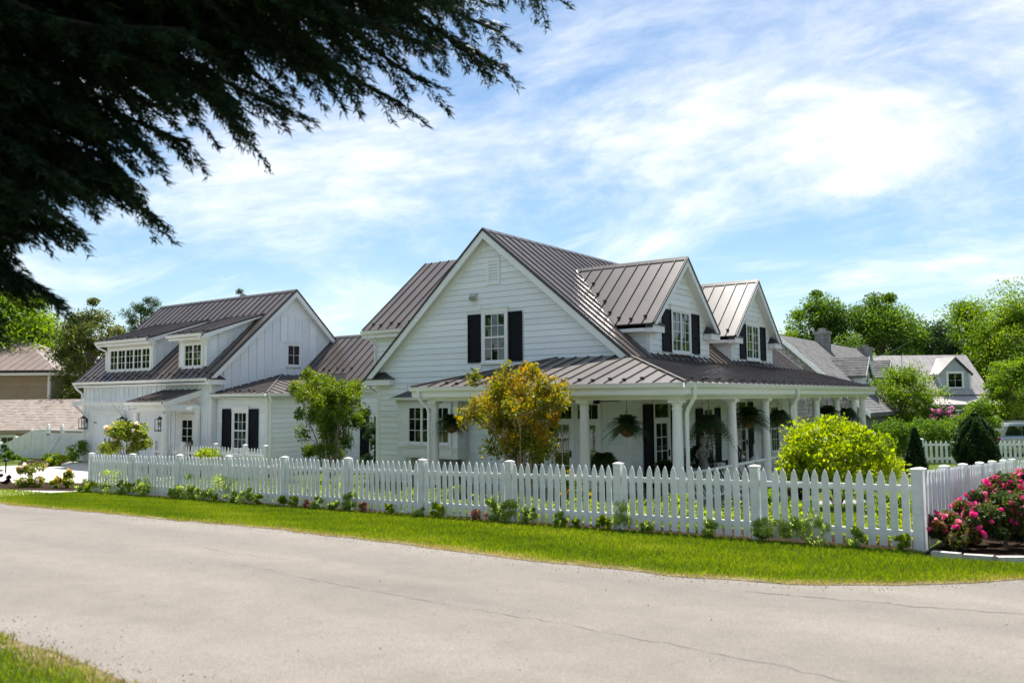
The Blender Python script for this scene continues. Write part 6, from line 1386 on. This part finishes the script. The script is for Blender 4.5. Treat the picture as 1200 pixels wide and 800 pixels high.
grass('grass', 90000, (-11, 1.5), lambda x: 0.4, lambda x: near_edge(x) - .03, .06, .009, tonefn=lambda X, Y, lo, hi: .5 * np.exp(-((hi - Y) / .3)), thin=lambda X, Y, lo, hi: np.clip((hi - Y) / .3 + .35 + .6 * np.sin(X * 2.1 + Y * 3) * np.sin(X * 1.1), .12, 1))
grass('garden_lawn', 70000, (-8.2, -2.5), lambda x: 14.6, lambda x: 22.5, .05, .016, tonefn=lambda X, Y, lo, hi: .08)
grass('garden_lawn', 45000, (-24, -8.5), lambda x: 14.2, lambda x: 18.0, .05, .02)

for nm, nn_, lo_, hi_ in (('dry_grass', 26000, lambda x: far_edge(x) - .05, lambda x: far_edge(x) + .30), ('dry_grass', 16000, lambda x: near_edge(x) - .35, lambda x: near_edge(x) + .03)):
    grass(nm, nn_, (-24, .15) if hi_(0) > 6 else (-10, 1), lo_, hi_, .04, .012, LF_STRAW, thin=lambda X, Y, lo, hi: np.clip(.5 + .5 * np.sin(X * 3.3) * np.sin(X * 1.27 + 2), .06, 1))

def grit():
    n = 2600; X = rng.uniform(-22, .1, n); e = rng.random(n) < .6
    Y = np.where(e, np.array([far_edge(x) for x in X]) - np.abs(rng.normal(0, .22, n)), np.array([near_edge(x) for x in X]) + np.abs(rng.normal(0, .25, n)))
    k = rng.random(n) < .12; Y[k] = rng.uniform(3.4, 9, k.sum()); sz = rng.uniform(.004, .012, n)
    P = np.stack([X, Y, gz(X, Y) + .009], 1); a = rng.uniform(0, 6.28, n); Q = []
    b = [np.stack([np.cos(a + j * 2.094), np.sin(a + j * 2.094), 0 * a], 1) * sz[:, None] for j in range(3)]; tp = np.array([0, 0, 1]) * sz[:, None]
    V = np.concatenate([np.stack([P + b[j], P + b[(j + 1) % 3], P + tp], 1) for j in range(3)])
    o = link('road_grit', fast_quads('road_grit', V, DRIVE, None, 3)); o['kind'] = 'stuff'
grit()

def ground_cover():
    n = 26000; X = rng.uniform(-24, -2.6, n); Y = 13.0 + 2.6 * rng.random(n) ** 1.4
    f = .5 + .5 * np.sin(X * 1.7) * np.sin(Y * 2.3 + X * .6) + .35 * np.sin(X * 4.1 + 1); k = f > .38; X, Y, f = X[k], Y[k], f[k]; n = len(X)
    Z = gz(X, Y) + rng.random(n) * (.16 + .34 * np.clip(f, 0, 1))
    o = link('ground_cover', leaf_mesh('ground_cover', np.stack([X, Y, Z], 1), .085, LF_LIME, np.clip(rng.normal(.35, .22, n), 0, 1), .5, -.4)); o['kind'] = 'stuff'
ground_cover()
